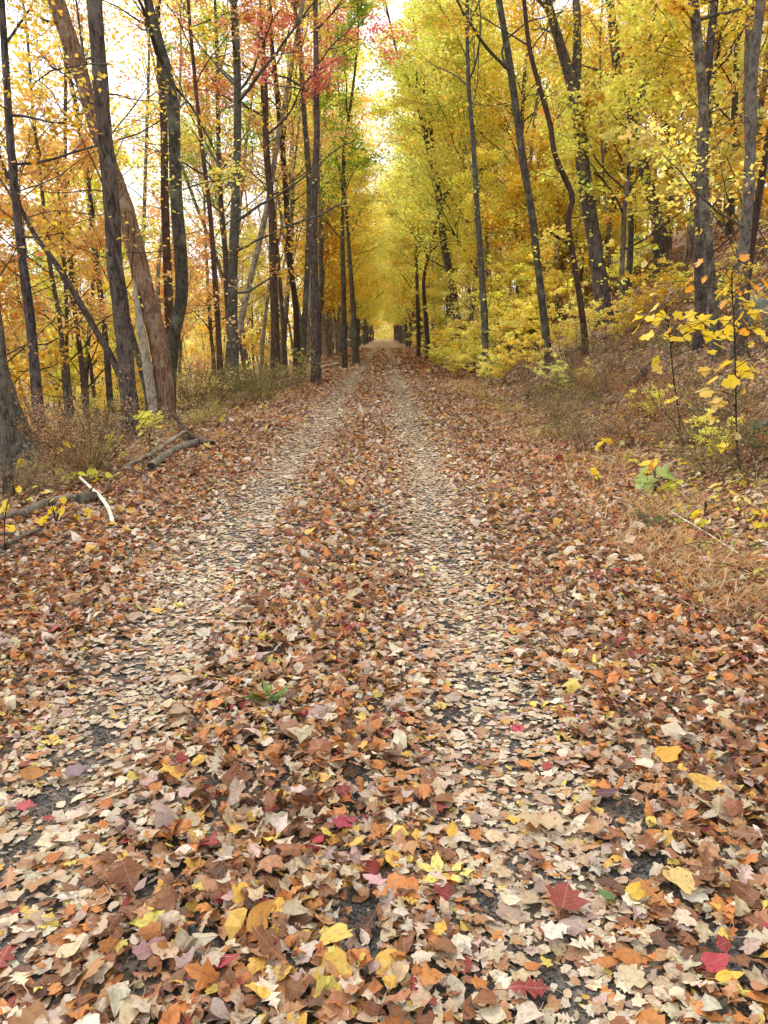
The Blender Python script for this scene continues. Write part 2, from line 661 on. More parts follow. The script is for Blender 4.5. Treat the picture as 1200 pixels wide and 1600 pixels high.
# ------------------------------------------------------------------ ground and trail
xs = np.unique(np.concatenate([np.arange(-14, 16, .4), np.arange(-60, -14, 2.5), np.arange(16, 60, 2.5), [-900, -400, -180, -100, 100, 180, 400, 900]]))
ys = np.unique(np.concatenate([np.arange(-8, 42, .55), np.arange(42, 130, 3), np.arange(130, 500, 20), [-300, -120, -40, -20, 700, 1200, 2200]]))
GX, GY = np.meshgrid(xs, ys, indexing='ij')
GZ = zt(GX, GY)
GZ = np.where((GX > -2.6) & (GX < 2.0), GZ - .03, GZ)
nx, ny = GX.shape
idx = np.arange(nx * ny).reshape(nx, ny)
Fg = np.stack([idx[:-1, :-1], idx[1:, :-1], idx[1:, 1:], idx[:-1, 1:]], -1).reshape(-1, 4)
ground = tag(link('ground', mk_mesh('ground', np.stack([GX, GY, GZ], -1), [Fg], mat=mat_ground(), smooth=True)), 'woodland floor falling away left and rising as a bank on the right', kind='structure')
xs = np.arange(-2.75, 2.16, .1)
ys = np.unique(np.concatenate([np.arange(-4, 14, .12), np.arange(14, 60, 1.0), np.arange(60, 460, 10)]))
GX, GY = np.meshgrid(xs, ys, indexing='ij')
GZ = zt(GX, GY) + .004 + .006 * vnoise(GX * 9, GY * 9) * (GY < 14)
nx, ny = GX.shape
idx = np.arange(nx * ny).reshape(nx, ny)
Ft = np.stack([idx[:-1, :-1], idx[1:, :-1], idx[1:, 1:], idx[:-1, 1:]], -1).reshape(-1, 4)
trail = tag(link('trail', mk_mesh('trail', np.stack([GX, GY, GZ], -1), [Ft], mat=mat_trail(), smooth=True)), 'straight dark gravel trail under fallen leaves', kind='structure')

# ------------------------------------------------------------------ fallen leaves
BARE = [on_ground(*p)[:2] for p in ((320, 985), (170, 1150), (700, 1125), (560, 1195), (700, 985), (400, 860), (690, 880), (640, 780), (110, 1210),
                                    (560, 1225), (690, 1135), (30, 1340), (210, 1545), (560, 1460), (760, 1420), (990, 1290), (1010, 1370), (470, 830),
                                    (1160, 1530), (870, 1550), (80, 1270), (330, 1030), (740, 1080), (420, 1030))]
BARE = np.array(BARE)
BARER = RNG.uniform(.04, .085, len(BARE))


def rutness(x, y):
    w = .31 + .1 * (vnoise(y * .7, x * 0 + 3) - .5)
    r = np.zeros_like(x)
    for c in RUTS:
        r = np.maximum(r, np.exp(-((x - c - .12 * (vnoise(y * .5, y * 0 + c * 9) - .5)) / w) ** 2))
    return r


def scatter(rng, n, x0, x1, y0, y1, frust=None):
    y = rng.uniform(y0, y1, n)
    if frust:
        h = frust * y + 1.1
        x = rng.uniform(-1, 1, n) * h
        keep = rng.random(n) < h / (frust * y1 + 1.1)
        keep &= (x > x0) & (x < x1)
        return x[keep], y[keep]
    return rng.uniform(x0, x1, n), y


def litter(rng, L, x, y, templ, kinds, kw, smin, smax, calm=1.0):
    n = len(x)
    r = rutness(x, y)
    # thin spots, mostly on the wheel tracks
    bare = np.zeros(n)
    for (bx, by), br in zip(BARE, BARER):
        d = np.hypot((x - bx), (y - by) * .7) / (br * (1 + .9 * (vnoise(x * 14 + 5, y * 14) - .5)))
        bare = np.maximum(bare, np.clip(1.5 - d, 0, 1))
    patch = np.clip((vnoise(x * 2.3 + 50, y * 1.6) * .6 + vnoise(x * 6.1, y * 5.0 + 9) * .4 - .58) * 9, 0, 1) * (.25 + .75 * r) * (np.abs(x + .35) < 2.3)
    ok = rng.random(n) > np.maximum(bare * .84, patch * .30)
    x, y, r = x[ok], y[ok], r[ok]
    n = len(x)
    side = np.clip(np.maximum(-1.7 - x, x - 1.15) / .5, 0, 1)
    bank = np.clip(np.maximum(-3.0 - x, x - 2.3) / .5, 0, 1)
    u = rng.random(n)
    cls = np.where(u < r * .95, 0, np.where(rng.random(n) < bank, 3, np.where(rng.random(n) < side, 2, 1)))
    col = np.zeros((n, 3))
    for k, w in enumerate((W_RUT, W_MID, W_SIDE, W_BANK)):
        s = cls == k
        col[s] = pick_dry(rng, w, s.sum())
    loose = (1 - .88 * r) * calm
    size = rng.uniform(smin, smax, n) * (1 - .30 * r) * np.where(rng.random(n) < .07, 1.75, 1)
    tilt = (.30 * loose + .05) * (1 - .3 * bank)
    layer = rng.random(n) * (.004 + .024 * (1 - r) * calm)
    pos = np.stack([x, y, zt(x, y) + .012 + layer], 1)
    yaw = rng.uniform(0, 6.28, n)
    tx, ty = rng.normal(0, 1, n) * tilt, rng.normal(0, 1, n) * tilt
    ky = rng.normal(0, 1.9, n) * loose + .1
    kx = rng.normal(0, 1.1, n) * loose
    rip = rng.uniform(.01, .05, n) * (loose + .25)
    kk = rng.choice(len(kinds), n, p=np.array(kw) / sum(kw))
    for i, k in enumerate(kinds):
        s = kk == i
        tm, F = templ[k]
        L.add(*leaf_batch(tm, F, pos[s], size[s] * (1.25 if k == 'oak' else 1), rotmats(yaw[s], tx[s], ty[s]), (kx[s], ky[s], rip[s]), col[s], True, rng))


Lit = Leaves()
KN, KW = ['maple', 'oak', 'ovate', 'broad', 'heart'], [.31, .15, .26, .18, .1]
rg = np.random.default_rng(21)
litter(rg, Lit, *scatter(rg, 14500, -4.5, 4.5, .9, 2.2, .62), HI, KN, KW, .026, .064)
litter(rg, Lit, *scatter(rg, 50000, -5.5, 4.6, 2.2, 4.9, .62), MID, KN, KW, .026, .06)
fx_, fy_ = scatter(rg, 80000, -2.4, 1.8, .9, 9, .62)
k_ = rg.random(len(fx_)) < rutness(fx_, fy_) * .9 + .12
litter(rg, Lit, fx_[k_], fy_[k_], LOW, ['maple', 'ovate'], [.5, .5], .018, .04)
litter(rg, Lit, *scatter(rg, 135000, -6.6, 6.5, 4.9, 12, .62), LOW, ['maple', 'ovate'], [.45, .55], .036, .07)
litter(rg, Lit, *scatter(rg, 105000, -7.5, 11, 12, 30), LOW, ['ovate'], [1], .065, .11)
fx_, fy_ = scatter(rg, 110000, -2.3, 1.6, 8, 36)
k_ = rg.random(len(fx_)) < rutness(fx_, fy_) * (1 - fy_ / 60)
litter(rg, Lit, fx_[k_], fy_[k_], LOW, ['ovate'], [1], .05, .10)
litter(rg, Lit, *scatter(rg, 30000, -4.5, 6, 30, 90), LOW, ['ovate'], [1], .15, .26)
litter(rg, Lit, *scatter(rg, 26000, 6, 24, 9, 45), LOW, ['ovate'], [1], .12, .2)
tag(link('leaf_litter', Lit.mesh('leaf_litter', M_LEAF)), 'carpet of fallen brown, tan and orange leaves', kind='stuff')

# gravel showing through the thin spots
rg = np.random.default_rng(3)
ico = A([0, 0, 1], [.9, 0, .1], [-.3, .85, .0], [-.5, -.7, .1], [.1, .1, -.8])
icof = np.array([(0, 1, 2), (0, 2, 3), (0, 3, 1), (4, 2, 1), (4, 3, 2), (4, 1, 3)])
gx, gy = scatter(rg, 7000, -2.6, 2.0, .9, 5.5, .62)
for (bx, by), br in zip(BARE, BARER):
    m_ = 260 if by < 4 else 90
    gx = np.concatenate([gx, bx + rg.normal(0, br * .9, m_)])
    gy = np.concatenate([gy, by + rg.normal(0, br * 1.2, m_)])
gz = zt(gx, gy) + .008
gs = rg.uniform(.003, .0085, len(gx)) * np.where(rg.random(len(gx)) < .06, 1.7, 1)
Rm = rotmats(rg.uniform(0, 6.28, len(gx)), rg.normal(0, .6, len(gx)), rg.normal(0, .6, len(gx)))
GV = np.einsum('nij,kj->nki', Rm, ico) * gs[:, None, None] + np.stack([gx, gy, gz], 1)[:, None]
GF = (np.arange(len(gx)) * 5)[:, None, None] + icof[None]
gcol = np.repeat(rg.uniform(.35, 1.4, (len(gx), 1, 1)) * A(1, .97, .93), 5, 1)
m_gr, n_, l_, o_ = new_mat('gravel_stone')
b_ = n_.new('ShaderNodeBsdfPrincipled')
l_.new(nmix(n_, l_, leaf_colour(n_, l_), (.075, .07, .065), 1.0, 'MULTIPLY'), b_.inputs['Base Color'])
b_.inputs['Roughness'].default_value = .8
l_.new(b_.outputs[0], o_.inputs['Surface'])
tag(link('gravel', mk_mesh('gravel', GV.reshape(-1, 3), [GF.reshape(-1, 3)], gcol.reshape(-1, 3), mat=m_gr)), 'dark crushed stone showing between the leaves', kind='stuff')

# single leaves that show largest: pieces of the trail's cover
rg = np.random.default_rng(8)


def leaf_mesh(kind, kx, ky, rip, seed, mat=M_LEAF, stem=True, sub=False):
    r = np.random.default_rng(seed)
    tm, F = HI[kind]
    jt = r.normal(1, .07, (1, len(tm), 1)) * A(1, r.uniform(.72, 1.1))
    L = shape_leaf(tm[None] * jt, A([kx])[0], A([ky])[0], A([rip])[0], A([r.uniform(0, 6)])[0])[0]
    luv = np.concatenate([tm, np.full((len(tm), 1), r.uniform(0, 60))], 1)
    polys = [F]
    V = L
    if stem:
        a = L[0]
        b = a + A(-.22, .03 * r.normal(), .02)
        c = a + A(-.42, .10 * r.normal(), .00)
        TV, TF = tube_batch(np.stack([a, b, c])[None], A([.012, .009, .010]), 3)
        TF = np.concatenate([TF[:, [0, 1, 2]], TF[:, [0, 2, 3]]])
        polys = [np.concatenate([F, TF + len(V)])]
        V = np.concatenate([V, TV])
        luv = np.concatenate([luv, np.tile(A(.5, .3, 3), (len(TV), 1))])
    return mk_mesh('leaf', V, polys, None, luv, mat, True)


var = []
for k, c in (('maple', 6), ('oak', 4), ('ovate', 5), ('broad', 4), ('heart', 3)):
    for i in range(c):
        kx, ky, rip = rg.normal(0, .7), rg.normal(0, 1.5), rg.uniform(.01, .04)
        me = leaf_mesh(k, kx, ky, rip, i)
        V = np.zeros(len(me.vertices) * 3, np.float32)
        me.vertices.foreach_get('co', V)
        var.append((k, me, V.reshape(-1, 3)))


def lay_leaf(o, me_v, x, y, s, yaw, tx, ty, lift=.02):
    R = rotmats(A(yaw), A(tx), A(ty))[0]
    W = (me_v @ R.T) * s
    gx, gy = slope(A(x), A(y))
    o.location = (x, y, float(zt(x, y)) + .014 + lift - float(W[:, 2].min()))
    from mathutils import Matrix
    o.rotation_euler = Matrix(R.tolist()).to_euler()
    o.scale = (s, s, s)


cnt = 0
while cnt < 290:
    y = 1.25 + 1.5 * rg.random() ** 1.1
    x = rg.uniform(-1, 1) * (.54 * y + .1)
    px, py, _ = project((x, y, .02))
    if not (-15 < px < 1215 and py < 1620):
        continue
    if (np.hypot(BARE[:, 0] - x, BARE[:, 1] - y) < BARER * .9).any():
        continue
    k, me, V = var[rg.integers(len(var))]
    r = float(rutness(A([x]), A([y]))[0])
    w = W_RUT * .6 + W_MID * .4 if r > .5 else W_MID
    c = pick_dry(rg, w, 1)[0]
    o = link('fallen_leaf', me, trail, color=c)
    s = rg.uniform(.042, .08) * (1.4 if k == 'oak' else 1)
    t = .22 * (1 - .7 * r)
    lay_leaf(o, V, x, y, s, rg.uniform(0, 6.28), rg.normal() * t, rg.normal() * t, .012 + .015 * rg.random() * (1 - r))
    cnt += 1

# ------------------------------------------------------------------ tree builder
def grow(rng, P, R, k, t0, t1, lr, ang, npts, upb, wig, flat=1.0, rr=.55):
    m, n, _ = P.shape
    t = rng.uniform(t0, t1, (m, k))
    f = t * (n - 1)
    i = np.clip(f.astype(int), 0, n - 2)
    f = (f - i)[..., None]
    mi = np.arange(m)[:, None]
    pos = P[mi, i] * (1 - f) + P[mi, i + 1] * f
    tan = norm(P[mi, i + 1] - P[mi, i])
    rad = R[mi, i] * (1 - f[..., 0]) + R[mi, i + 1] * f[..., 0]
    Lp = np.linalg.norm(np.diff(P, axis=1), axis=-1).sum(1)
    L = Lp[:, None] * rng.uniform(lr[0], lr[1], (m, k)) * (1 - .35 * t)
    q = rng.normal(size=(m, k, 3))
    perp = norm(q - (q * tan).sum(-1, keepdims=True) * tan)
    a = rng.uniform(ang[0], ang[1], (m, k))[..., None]
    d = tan * np.cos(a) + perp * np.sin(a)
    d[..., 2] *= flat
    d = norm(d)
    pos, d, L, rad = pos.reshape(-1, 3), d.reshape(-1, 3), L.ravel(), rad.ravel()
    pts = [pos]
    for s in range(npts - 1):
        d = norm(d + rng.normal(0, wig, d.shape) + A(0, 0, upb))
        pts.append(pts[-1] + d * (L / (npts - 1))[:, None])
    Rn = np.maximum(rad * rr, .004)[:, None] * np.linspace(1, .3, npts)[None]
    return np.stack(pts, 1), Rn


def primary(rng, P, R, n, h0, length, npts=6, elev=(.3, .9), wig=.16, upb=.06, bias=0.0):
    """main boughs off a trunk path from height h0 up; longest low in the crown"""
    z = P[:, 2] - P[0, 2]
    H = z[-1]
    h = np.sort(h0 + (H * .97 - h0) * rng.random(n) ** .9)
    az = np.arange(n) * 2.4 + rng.uniform(0, 6.28) + rng.normal(0, .4, n)
    if bias:
        az = math.pi + ((az + math.pi) % (2 * math.pi) - math.pi) * bias
    pos = np.stack([np.interp(h, z, P[:, i]) for i in range(3)], 1)
    rad = np.interp(h, z, R) * rng.uniform(.3, .5, n)
    t = (h - h0) / max(H - h0, .1)
    L = length * (1 - .65 * t ** 1.5) * rng.uniform(.7, 1.15, n)
    el = rng.uniform(elev[0], elev[1], n) + .35 * t
    d = np.stack([np.cos(az) * np.cos(el), np.sin(az) * np.cos(el), np.sin(el)], 1)
    pts = [pos]
    for s in range(npts - 1):
        d = norm(d + rng.normal(0, wig, d.shape) + A(0, 0, upb))
        pts.append(pts[-1] + d * (L / (npts - 1))[:, None])
    return np.stack(pts, 1), np.maximum(rad, .008)[:, None] * np.linspace(1, .22, npts)[None]


DIA = (A([0, 0], [.42, .36], [1, 0], [.42, -.36]), np.array([(0, 2, 1), (0, 3, 2)]))


def foliage(rng, tw, per, size, spread, tm=DIA, var=.16, hue=.10, droop=.25, tip=.0):
    """leaves along twig lines; relative colour, tinted by the object's own colour"""
    m, n, _ = tw.shape
    t = rng.uniform(tip, 1, (m, per)) * (n - 1)
    i = np.clip(t.astype(int), 0, n - 2)
    f = (t - i)[..., None]
    mi = np.arange(m)[:, None]
    p = tw[mi, i] * (1 - f) + tw[mi, i + 1] * f
    p = p + rng.normal(0, spread, p.shape) * A(1, 1, .6)
    p = p.reshape(-1, 3)
    N = len(p)
    tone = np.repeat(rng.normal(1, var * .8, m), per) * rng.normal(1, var * .6, N)
    hv = np.repeat(rng.normal(0, hue, m), per) + rng.normal(0, hue * .5, N)
    col = np.clip(tone, .45, 1.5)[:, None] * np.stack([1 - .25 * hv, 1 + hv, 1 + .5 * hv], 1)
    s = rng.uniform(.65, 1.2, N) * size
    R = rotmats(rng.uniform(0, 6.28, N), rng.normal(0, .55, N), rng.normal(droop, .5, N))
    z = np.zeros(N)
    return leaf_batch(tm[0], tm[1], p, s, R, (rng.normal(.3, .7, N), rng.normal(.2, .9, N), z + .02), col, False, rng)


FPAL = {'yellow': (.92, .81, .17), 'gold': (.86, .61, .08), 'lime': (.82, .80, .16), 'green': (.33, .45, .05), 'orange': (.70, .43, .04),
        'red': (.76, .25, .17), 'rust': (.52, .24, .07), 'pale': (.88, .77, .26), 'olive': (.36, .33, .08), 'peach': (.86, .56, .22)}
CNAME = {'yellow': 'yellow', 'gold': 'golden', 'lime': 'yellow-green', 'green': 'green', 'orange': 'orange', 'red': 'red', 'rust': 'rusty', 'pale': 'pale yellow', 'peach': 'peach-orange', 'olive': 'olive'}

# ------------------------------------------------------------------ the trees that can be told apart, each along its own trunk line
# (name, label, bark, tint, depth or None, [(x, y, width) from the top down], height, crown colour, boughs, first bough, leaves per twig)
HERO = [
    ('dark_oak', 'dark straight thick trunk crossing the pale leaning dead trunk, left of the trail', 'dark', 1.0, None,
     [(146, -10, 27), (152, 67, 25), (163, 200, 26), (173, 300, 27), (179, 410, 28), (190, 500, 28), (200, 600, 29), (208, 690, 36)], 17, 'gold', 9, 6.2, 5),
    ('crooked_tree', 'crooked mossy trunk with an S-bend near its foot, beside the fallen branches', 'lichen', .75, None,
     [(228, -10, 15), (243, 50, 18), (257, 100, 20), (270, 167, 21), (273, 250, 21), (277, 333, 22), (283, 410, 23), (283, 467, 23), (271, 533, 21), (266, 600, 21), (262, 655, 24)], 13, 'yellow', 9, 4.5, 5),
    ('slim_dark_tree', 'slim dark tree nearest the left edge of the picture, full height', 'dark', .9, None,
     [(2, 0, 12), (11, 133, 12), (17, 233, 14), (25, 320, 14), (36, 410, 15), (47, 500, 17), (56, 600, 18), (66, 704, 23)], 13, 'orange', 9, 3.8, 5),
    ('furrowed_oak', 'massive furrowed trunk leaning out of the picture at the lower left edge', 'dark', 1.15, 8.6,
     [(-90, 300, 54), (-45, 480, 58), (-10, 600, 62), (14, 680, 70), (28, 730, 86)], 16, 'rust', 8, 6.5, 5),
    ('grey_sapling_trunk', 'thin grey trunk standing in front of the massive furrowed trunk', 'grey', .8, None,
     [(-22, 380, 11), (-6, 480, 13), (2, 540, 15), (7, 650, 15), (13, 778, 18)], 8, 'gold', 7, 4.0, 4),
    ('reddish_tree', 'straight reddish-brown trunk right behind the crooked mossy tree', 'red', .9, 20,
     [(247, 60, 10), (256, 200, 13), (257, 300, 14), (261, 410, 15), (265, 517, 16), (267, 610, 18)], 16, 'gold', 10, 5.5, 8),
    ('slender_tree', 'slender straight trunk midway between the crooked tree and the smooth grey trunk', 'red', .8, 19,
     [(296, 30, 6), (307, 150, 7), (318, 250, 8), (328, 333, 8), (334, 410, 9), (340, 500, 10), (345, 600, 12)], 12, 'peach', 10, 4, 8),
    ('smooth_grey_tree', 'smooth grey trunk with forked bare boughs reaching right over the trail', 'grey', .85, 21,
     [(364, -10, 12), (370, 100, 13), (371, 200, 14), (368, 300, 15), (364, 410, 17), (363, 500, 19), (364, 592, 26)], 15, 'orange', 10, 7.5, 7),
    ('red_crowned_maple', 'maple with brown trunk and red crown, right of the smooth grey trunk', 'red', .9, 25,
     [(408, 40, 8), (413, 117, 10), (417, 248, 12), (424, 320, 13), (427, 417, 14), (429, 500, 15), (431, 596, 19)], 15.5, 'red', 12, 7.0, 16),
    ('orange_crowned_maple', 'maple with orange leaves and a slim trunk behind the red-crowned maple', 'red', .7, 28,
     [(424, 60, 8), (433, 146, 10), (446, 292, 10), (453, 408, 10), (462, 480, 11), (463, 595, 13)], 15, 'orange', 12, 6.0, 14),
    ('leaning_red_maple', 'slightly leaning grey trunk with red top beside the tall straight trunk at the verge', 'grey', .8, 27,
     [(458, -10, 7), (467, 58, 8), (475, 175, 9), (483, 292, 10), (481, 400, 10), (476, 500, 10), (473, 582, 12)], 15, 'red', 12, 9.0, 15),
    ('verge_tree', 'tall straight dark trunk standing right at the left verge above a log pile', 'dark', 1.0, 24.5,
     [(492, -10, 9), (494, 117, 10), (495, 204, 11), (491, 292, 13), (490, 380, 14), (492, 470, 15), (494, 592, 20)], 17, 'gold', 11, 8.0, 8),
    ('narrow_dark_tree', 'narrow dark trunk at the left verge just before the pale grey tree', 'dark', .9, 35,
     [(536, 300, 6), (535, 380, 8), (537, 460, 9), (538, 572, 11)], 15, 'green', 12, 4.2, 16),
    ('pale_grey_tree', 'pale grey-green tapering trunk, farthest distinct one along the left verge', 'lichen', 1.1, 41,
     [(541, 330, 5), (546, 400, 7), (551, 470, 9), (556, 560, 13)], 15, 'lime', 12, 5.5, 16),
    ('brown_tree', 'thin reddish trunk between the red-crowned maple and the verge log pile', 'red', 1.0, 27,
     [(433, 380, 5), (438, 450, 7), (443, 520, 8), (447, 592, 9)], 11, 'peach', 10, 4.5, 12),
    ('thin_grey_tree', 'thin grey trunk rising left of the dark straight trunk, curving at the foot', 'grey', .8, 17,
     [(40, 33, 4), (52, 180, 6), (62, 260, 6), (76, 400, 7), (93, 500, 8), (100, 580, 9), (106, 650, 10)], 10, 'peach', 10, 3.2, 9),
    ('mid_grey_tree', 'middle one of three slim trunks between the slim dark tree and dark straight trunk', 'grey', .7, 19,
     [(103, 330, 6), (111, 410, 8), (115, 470, 9), (124, 540, 9), (134, 632, 12)], 12, 'yellow', 10, 4.6, 9),
    ('leaning_dark_tree', 'dark trunk leaning steeply left, crossing behind the dark straight trunk', 'dark', .9, 15,
     [(60, 375, 8), (84, 407, 9), (117, 460, 11), (150, 517, 11), (180, 570, 12), (200, 622, 14)], 7, 'gold', 7, 3.2, 6),
    ('short_dark_tree', 'dark trunk rising behind the leaning one, left of the dark straight trunk', 'dark', .8, 22,
     [(140, 300, 8), (150, 400, 9), (163, 510, 10), (172, 625, 12)], 13, 'yellow', 10, 4.6, 9),
    ('tilted_tree', 'tilted dark trunk between the dark straight trunk and the leaning dead one', 'dark', 1.0, 16,
     [(188, 440, 9), (203, 510, 10), (218, 565, 11), (231, 620, 12)], 8, 'gold', 7, 3.6, 6),
    ('back_tree', 'grey trunk behind and just left of the smooth grey trunk', 'grey', .7, 27,
     [(340, 150, 7), (344, 300, 9), (352, 400, 10), (357, 500, 11), (368, 600, 12)], 14, 'green', 11, 4.5, 14),
    ('right_slim_tree', 'slim lichen-spotted trunk at the foot of the right bank, nearest the trail', 'lichen', .85, None,
     [(778, -10, 11), (794, 83, 12), (806, 167, 13), (817, 250, 13), (831, 333, 13), (838, 390, 13), (846, 463, 14), (856, 547, 15), (860, 574, 19)], 13, 'gold', 9, 6.5, 7),
    ('sinuous_tree', 'thin sinuous brown trunk snaking up left of the forked dark tree', 'red', .65, 18.5,
     [(818, -10, 7), (829, 83, 8), (846, 146, 9), (860, 196, 9), (867, 242, 10), (883, 279, 10), (895, 310, 10), (888, 337, 10), (893, 383, 10), (902, 440, 10), (908, 480, 11), (914, 540, 13)], 10.5, 'yellow', 7, 6.0, 6),
    ('forked_dark_tree', 'stout dark trunk on the right bank forking into two at the top of the picture', 'dark', 1.1, None,
     [(853, -10, 15), (879, 83, 17), (894, 133, 20), (904, 188, 23), (912, 271, 24), (925, 354, 25), (931, 390, 26), (940, 463, 27), (945, 508, 38)], 17, 'orange', 12, 6.5, 9),
    ('lichen_tree', 'pale lichen-grey straight trunk right of centre bank, nearer than its dark neighbour', 'lichen', 1.15, None,
     [(1082, -10, 17), (1092, 83, 17), (1100, 188, 17), (1099, 292, 17), (1104, 354, 18), (1108, 410, 18), (1115, 492, 18), (1119, 565, 20)], 12, 'gold', 9, 4.3, 8),
    ('dark_bank_tree', 'dark trunk directly behind the pale lichen-grey trunk', 'dark', .9, 13.5,
     [(1118, -10, 13), (1108, 83, 14), (1099, 190, 15), (1093, 300, 16), (1092, 380, 17), (1094, 500, 20)], 13, 'gold', 9, 5, 8),
    ('right_edge_tree', 'grey trunk leaning right, the thickest near the right edge of the picture', 'grey', .95, 11.5,
     [(1190, -10, 17), (1177, 104, 17), (1173, 208, 18), (1167, 333, 18), (1162, 396, 19), (1157, 490, 22)], 13, 'yellow', 9, 5, 8),
    ('hillside_leaner', 'thick dark trunk leaning left on the hillside, between the forked tree and lichen trunk', 'dark', 1.0, 26,
     [(968, 130, 16), (987, 200, 18), (1005, 260, 19), (1021, 317, 20), (1034, 386, 26)], 15, 'gold', 11, 4, 10),
    ('hillside_slim', 'slim straight grey trunk on the hillside right of the forked dark tree', 'grey', .7, 24,
     [(988, 20, 8), (987, 140, 9), (986, 260, 9), (985, 392, 11)], 13, 'orange', 11, 3.5, 10),
    ('hillside_thick', 'thick hazy trunk far up the hillside left of the pale lichen trunk', 'dark', 1.2, 36,
     [(1044, 60, 13), (1046, 146, 14), (1047, 215, 15), (1048, 300, 18)], 14, 'orange', 11, 3.5, 12),
    ('hillside_far', 'narrow trunk up the hillside between the lichen trunk and the right edge trunk', 'grey', .8, 30,
     [(1152, 60, 9), (1149, 140, 10), (1144, 258, 11), (1142, 330, 13)], 13, 'orange', 11, 3.5, 12),
    ('edge_dark_tree', 'dark slanting trunk cut by the right edge of the picture', 'red', .6, 12.5,
     [(1214, 150, 11), (1198, 230, 12), (1187, 300, 12), (1172, 400, 13), (1163, 480, 15)], 11, 'gold', 8, 5, 8),
    ('thin_grey_verge_tree', 'thin straight grey trunk with bare upswept twigs above the yellow thicket', 'grey', .85, 24,
     [(730, -10, 6), (733, 146, 8), (740, 229, 9), (746, 333, 10), (752, 417, 11), (758, 530, 13)], 13.5, 'lime', 10, 6.0, 5),
    ('double_tree', 'tall yellow-green tree with a twice-forked dark trunk, right of the far trail', 'dark', .9, 40,
     [(622, 87, 4), (640, 130, 6), (656, 175, 8), (668, 225, 10), (678, 262, 12), (688, 330, 13), (694, 383, 13), (704, 433, 14), (713, 490, 14), (723, 548, 17)], 20, 'lime', 15, 7.0, 22),
    ('yellow_tree', 'bright yellow tree with a slim leaning trunk overhanging the far trail', 'dark', .9, 48,
     [(672, 390, 5), (662, 440, 6), (664, 480, 7), (668, 540, 9)], 15, 'yellow', 14, 4.0, 22),
    ('straight_verge_tree', 'straight thin trunk beside the far trail, left of the double-trunked tree', 'dark', 1.0, 52,
     [(648, 330, 5), (651, 420, 6), (654, 545, 8)], 17, 'lime', 14, 6.0, 22),
]
EXTRA = {  # boughs drawn in the photograph: start on the trunk, then on; (x, y, width, depth shift)
    'smooth_grey_tree': [[(368, 165, 7, 0), (395, 130, 6, -.4), (430, 85, 5, -.9), (470, 30, 4, -1.4), (500, -20, 3, -1.8)],
                         [(366, 348, 5, 0), (400, 325, 5, -.6), (450, 295, 4, -1.3), (500, 255, 3, -2), (560, 215, 2, -2.6)],
                         [(364, 395, 5, 0), (410, 372, 4, -.8), (470, 345, 4, -1.6), (540, 320, 3, -2.3)],
                         [(370, 135, 5, 0), (352, 118, 4, .3), (325, 85, 3, .6), (290, 40, 2, .9)],
                         [(362, 460, 4, 0), (400, 450, 4, -.6), (430, 425, 3, -1), (450, 380, 2, -1.4)],
                         [(366, 300, 4, 0), (340, 255, 4, .4), (300, 180, 3, .9), (250, 60, 2, 1.4)]],
    'right_slim_tree': [[(797, 112, 6, 0), (770, 85, 6, -.3), (740, 45, 5, -.7), (708, -10, 4, -1.1)], [(800, 125, 4, 0), (785, 80, 4, .3), (815, 40, 3, .7), (880, 20, 2, 1.0)]],
    'lichen_tree': [[(1094, 30, 7, 0), (1125, 22, 6, .2), (1160, 14, 5, .3), (1205, 20, 4, .4)], [(1090, 40, 6, 0), (1070, 20, 5, -.2), (1045, -10, 4, -.4)]],
    'dark_oak': [[(170, 100, 3, 0), (110, 105, 3, -.5), (50, 125, 2, -.8)], [(178, 330, 4, 0), (140, 240, 3, .3), (60, 110, 2, .7)]],
    'slim_dark_tree': [[(14, 180, 5, 0), (50, 185, 4, -.3), (97, 190, 3, -.6)], [(27, 370, 4, 0), (60, 372, 3, -.3), (92, 360, 2, -.5)], [(30, 330, 5, 0), (8, 295, 4, .2), (-20, 255, 4, .4)], [(8, 70, 5, 0), (30, 40, 4, .2), (48, 10, 3, .3)]],
    'crooked_tree': [[(256, 90, 6, 0), (244, 40, 5, .2), (250, -10, 4, .3)], [(262, 120, 5, 0), (300, 170, 4, .4), (340, 240, 3, .8), (362, 275, 3, 1.0)], [(280, 250, 4, 0), (320, 275, 3, .4), (350, 300, 2, .8)]],
    'forked_dark_tree': [[(898, 150, 19, 0), (902, 83, 15, .15), (900, 0, 13, .3), (896, -60, 12, .4), (890, -150, 9, .5), (900, -260, 5, .5)],
                         [(905, 185, 5, 0), (918, 165, 5, -.3), (926, 158, 4, -.4)], [(913, 262, 4, 0), (950, 290, 3, .5), (965, 330, 2, .8)]],
    'furrowed_oak': [],
    'double_tree': [[(678, 262, 9, 0), (672, 190, 7, .4), (660, 120, 5, .8), (650, 60, 4, 1.2), (645, 0, 3, 1.5)], [(676, 190, 6, 0), (690, 130, 5, -.6), (697, 70, 4, -1), (690, 10, 3, -1.3)]],
    'right_edge_tree': [[(1165, 355, 5, 0), (1120, 330, 4, -.6), (1080, 290, 3, -1.2), (1040, 240, 2, -1.6)]],
    'sinuous_tree': [[(893, 383, 6, 0), (876, 375, 7, -.2), (862, 368, 6, -.3)]],
}
WID = .88


def px_path(pts, Y, z_lean=0.0):
    P, R = [], []
    for q in pts:
        x, y, w = q[:3]
        dy = q[3] if len(q) > 3 else 0
        p = at_y(x, y, Y + dy)
        P.append(p)
        R.append(w / 2 / 1200 * ((p - CAMP) @ FWD) * WID)
    return np.array(P), np.array(R)


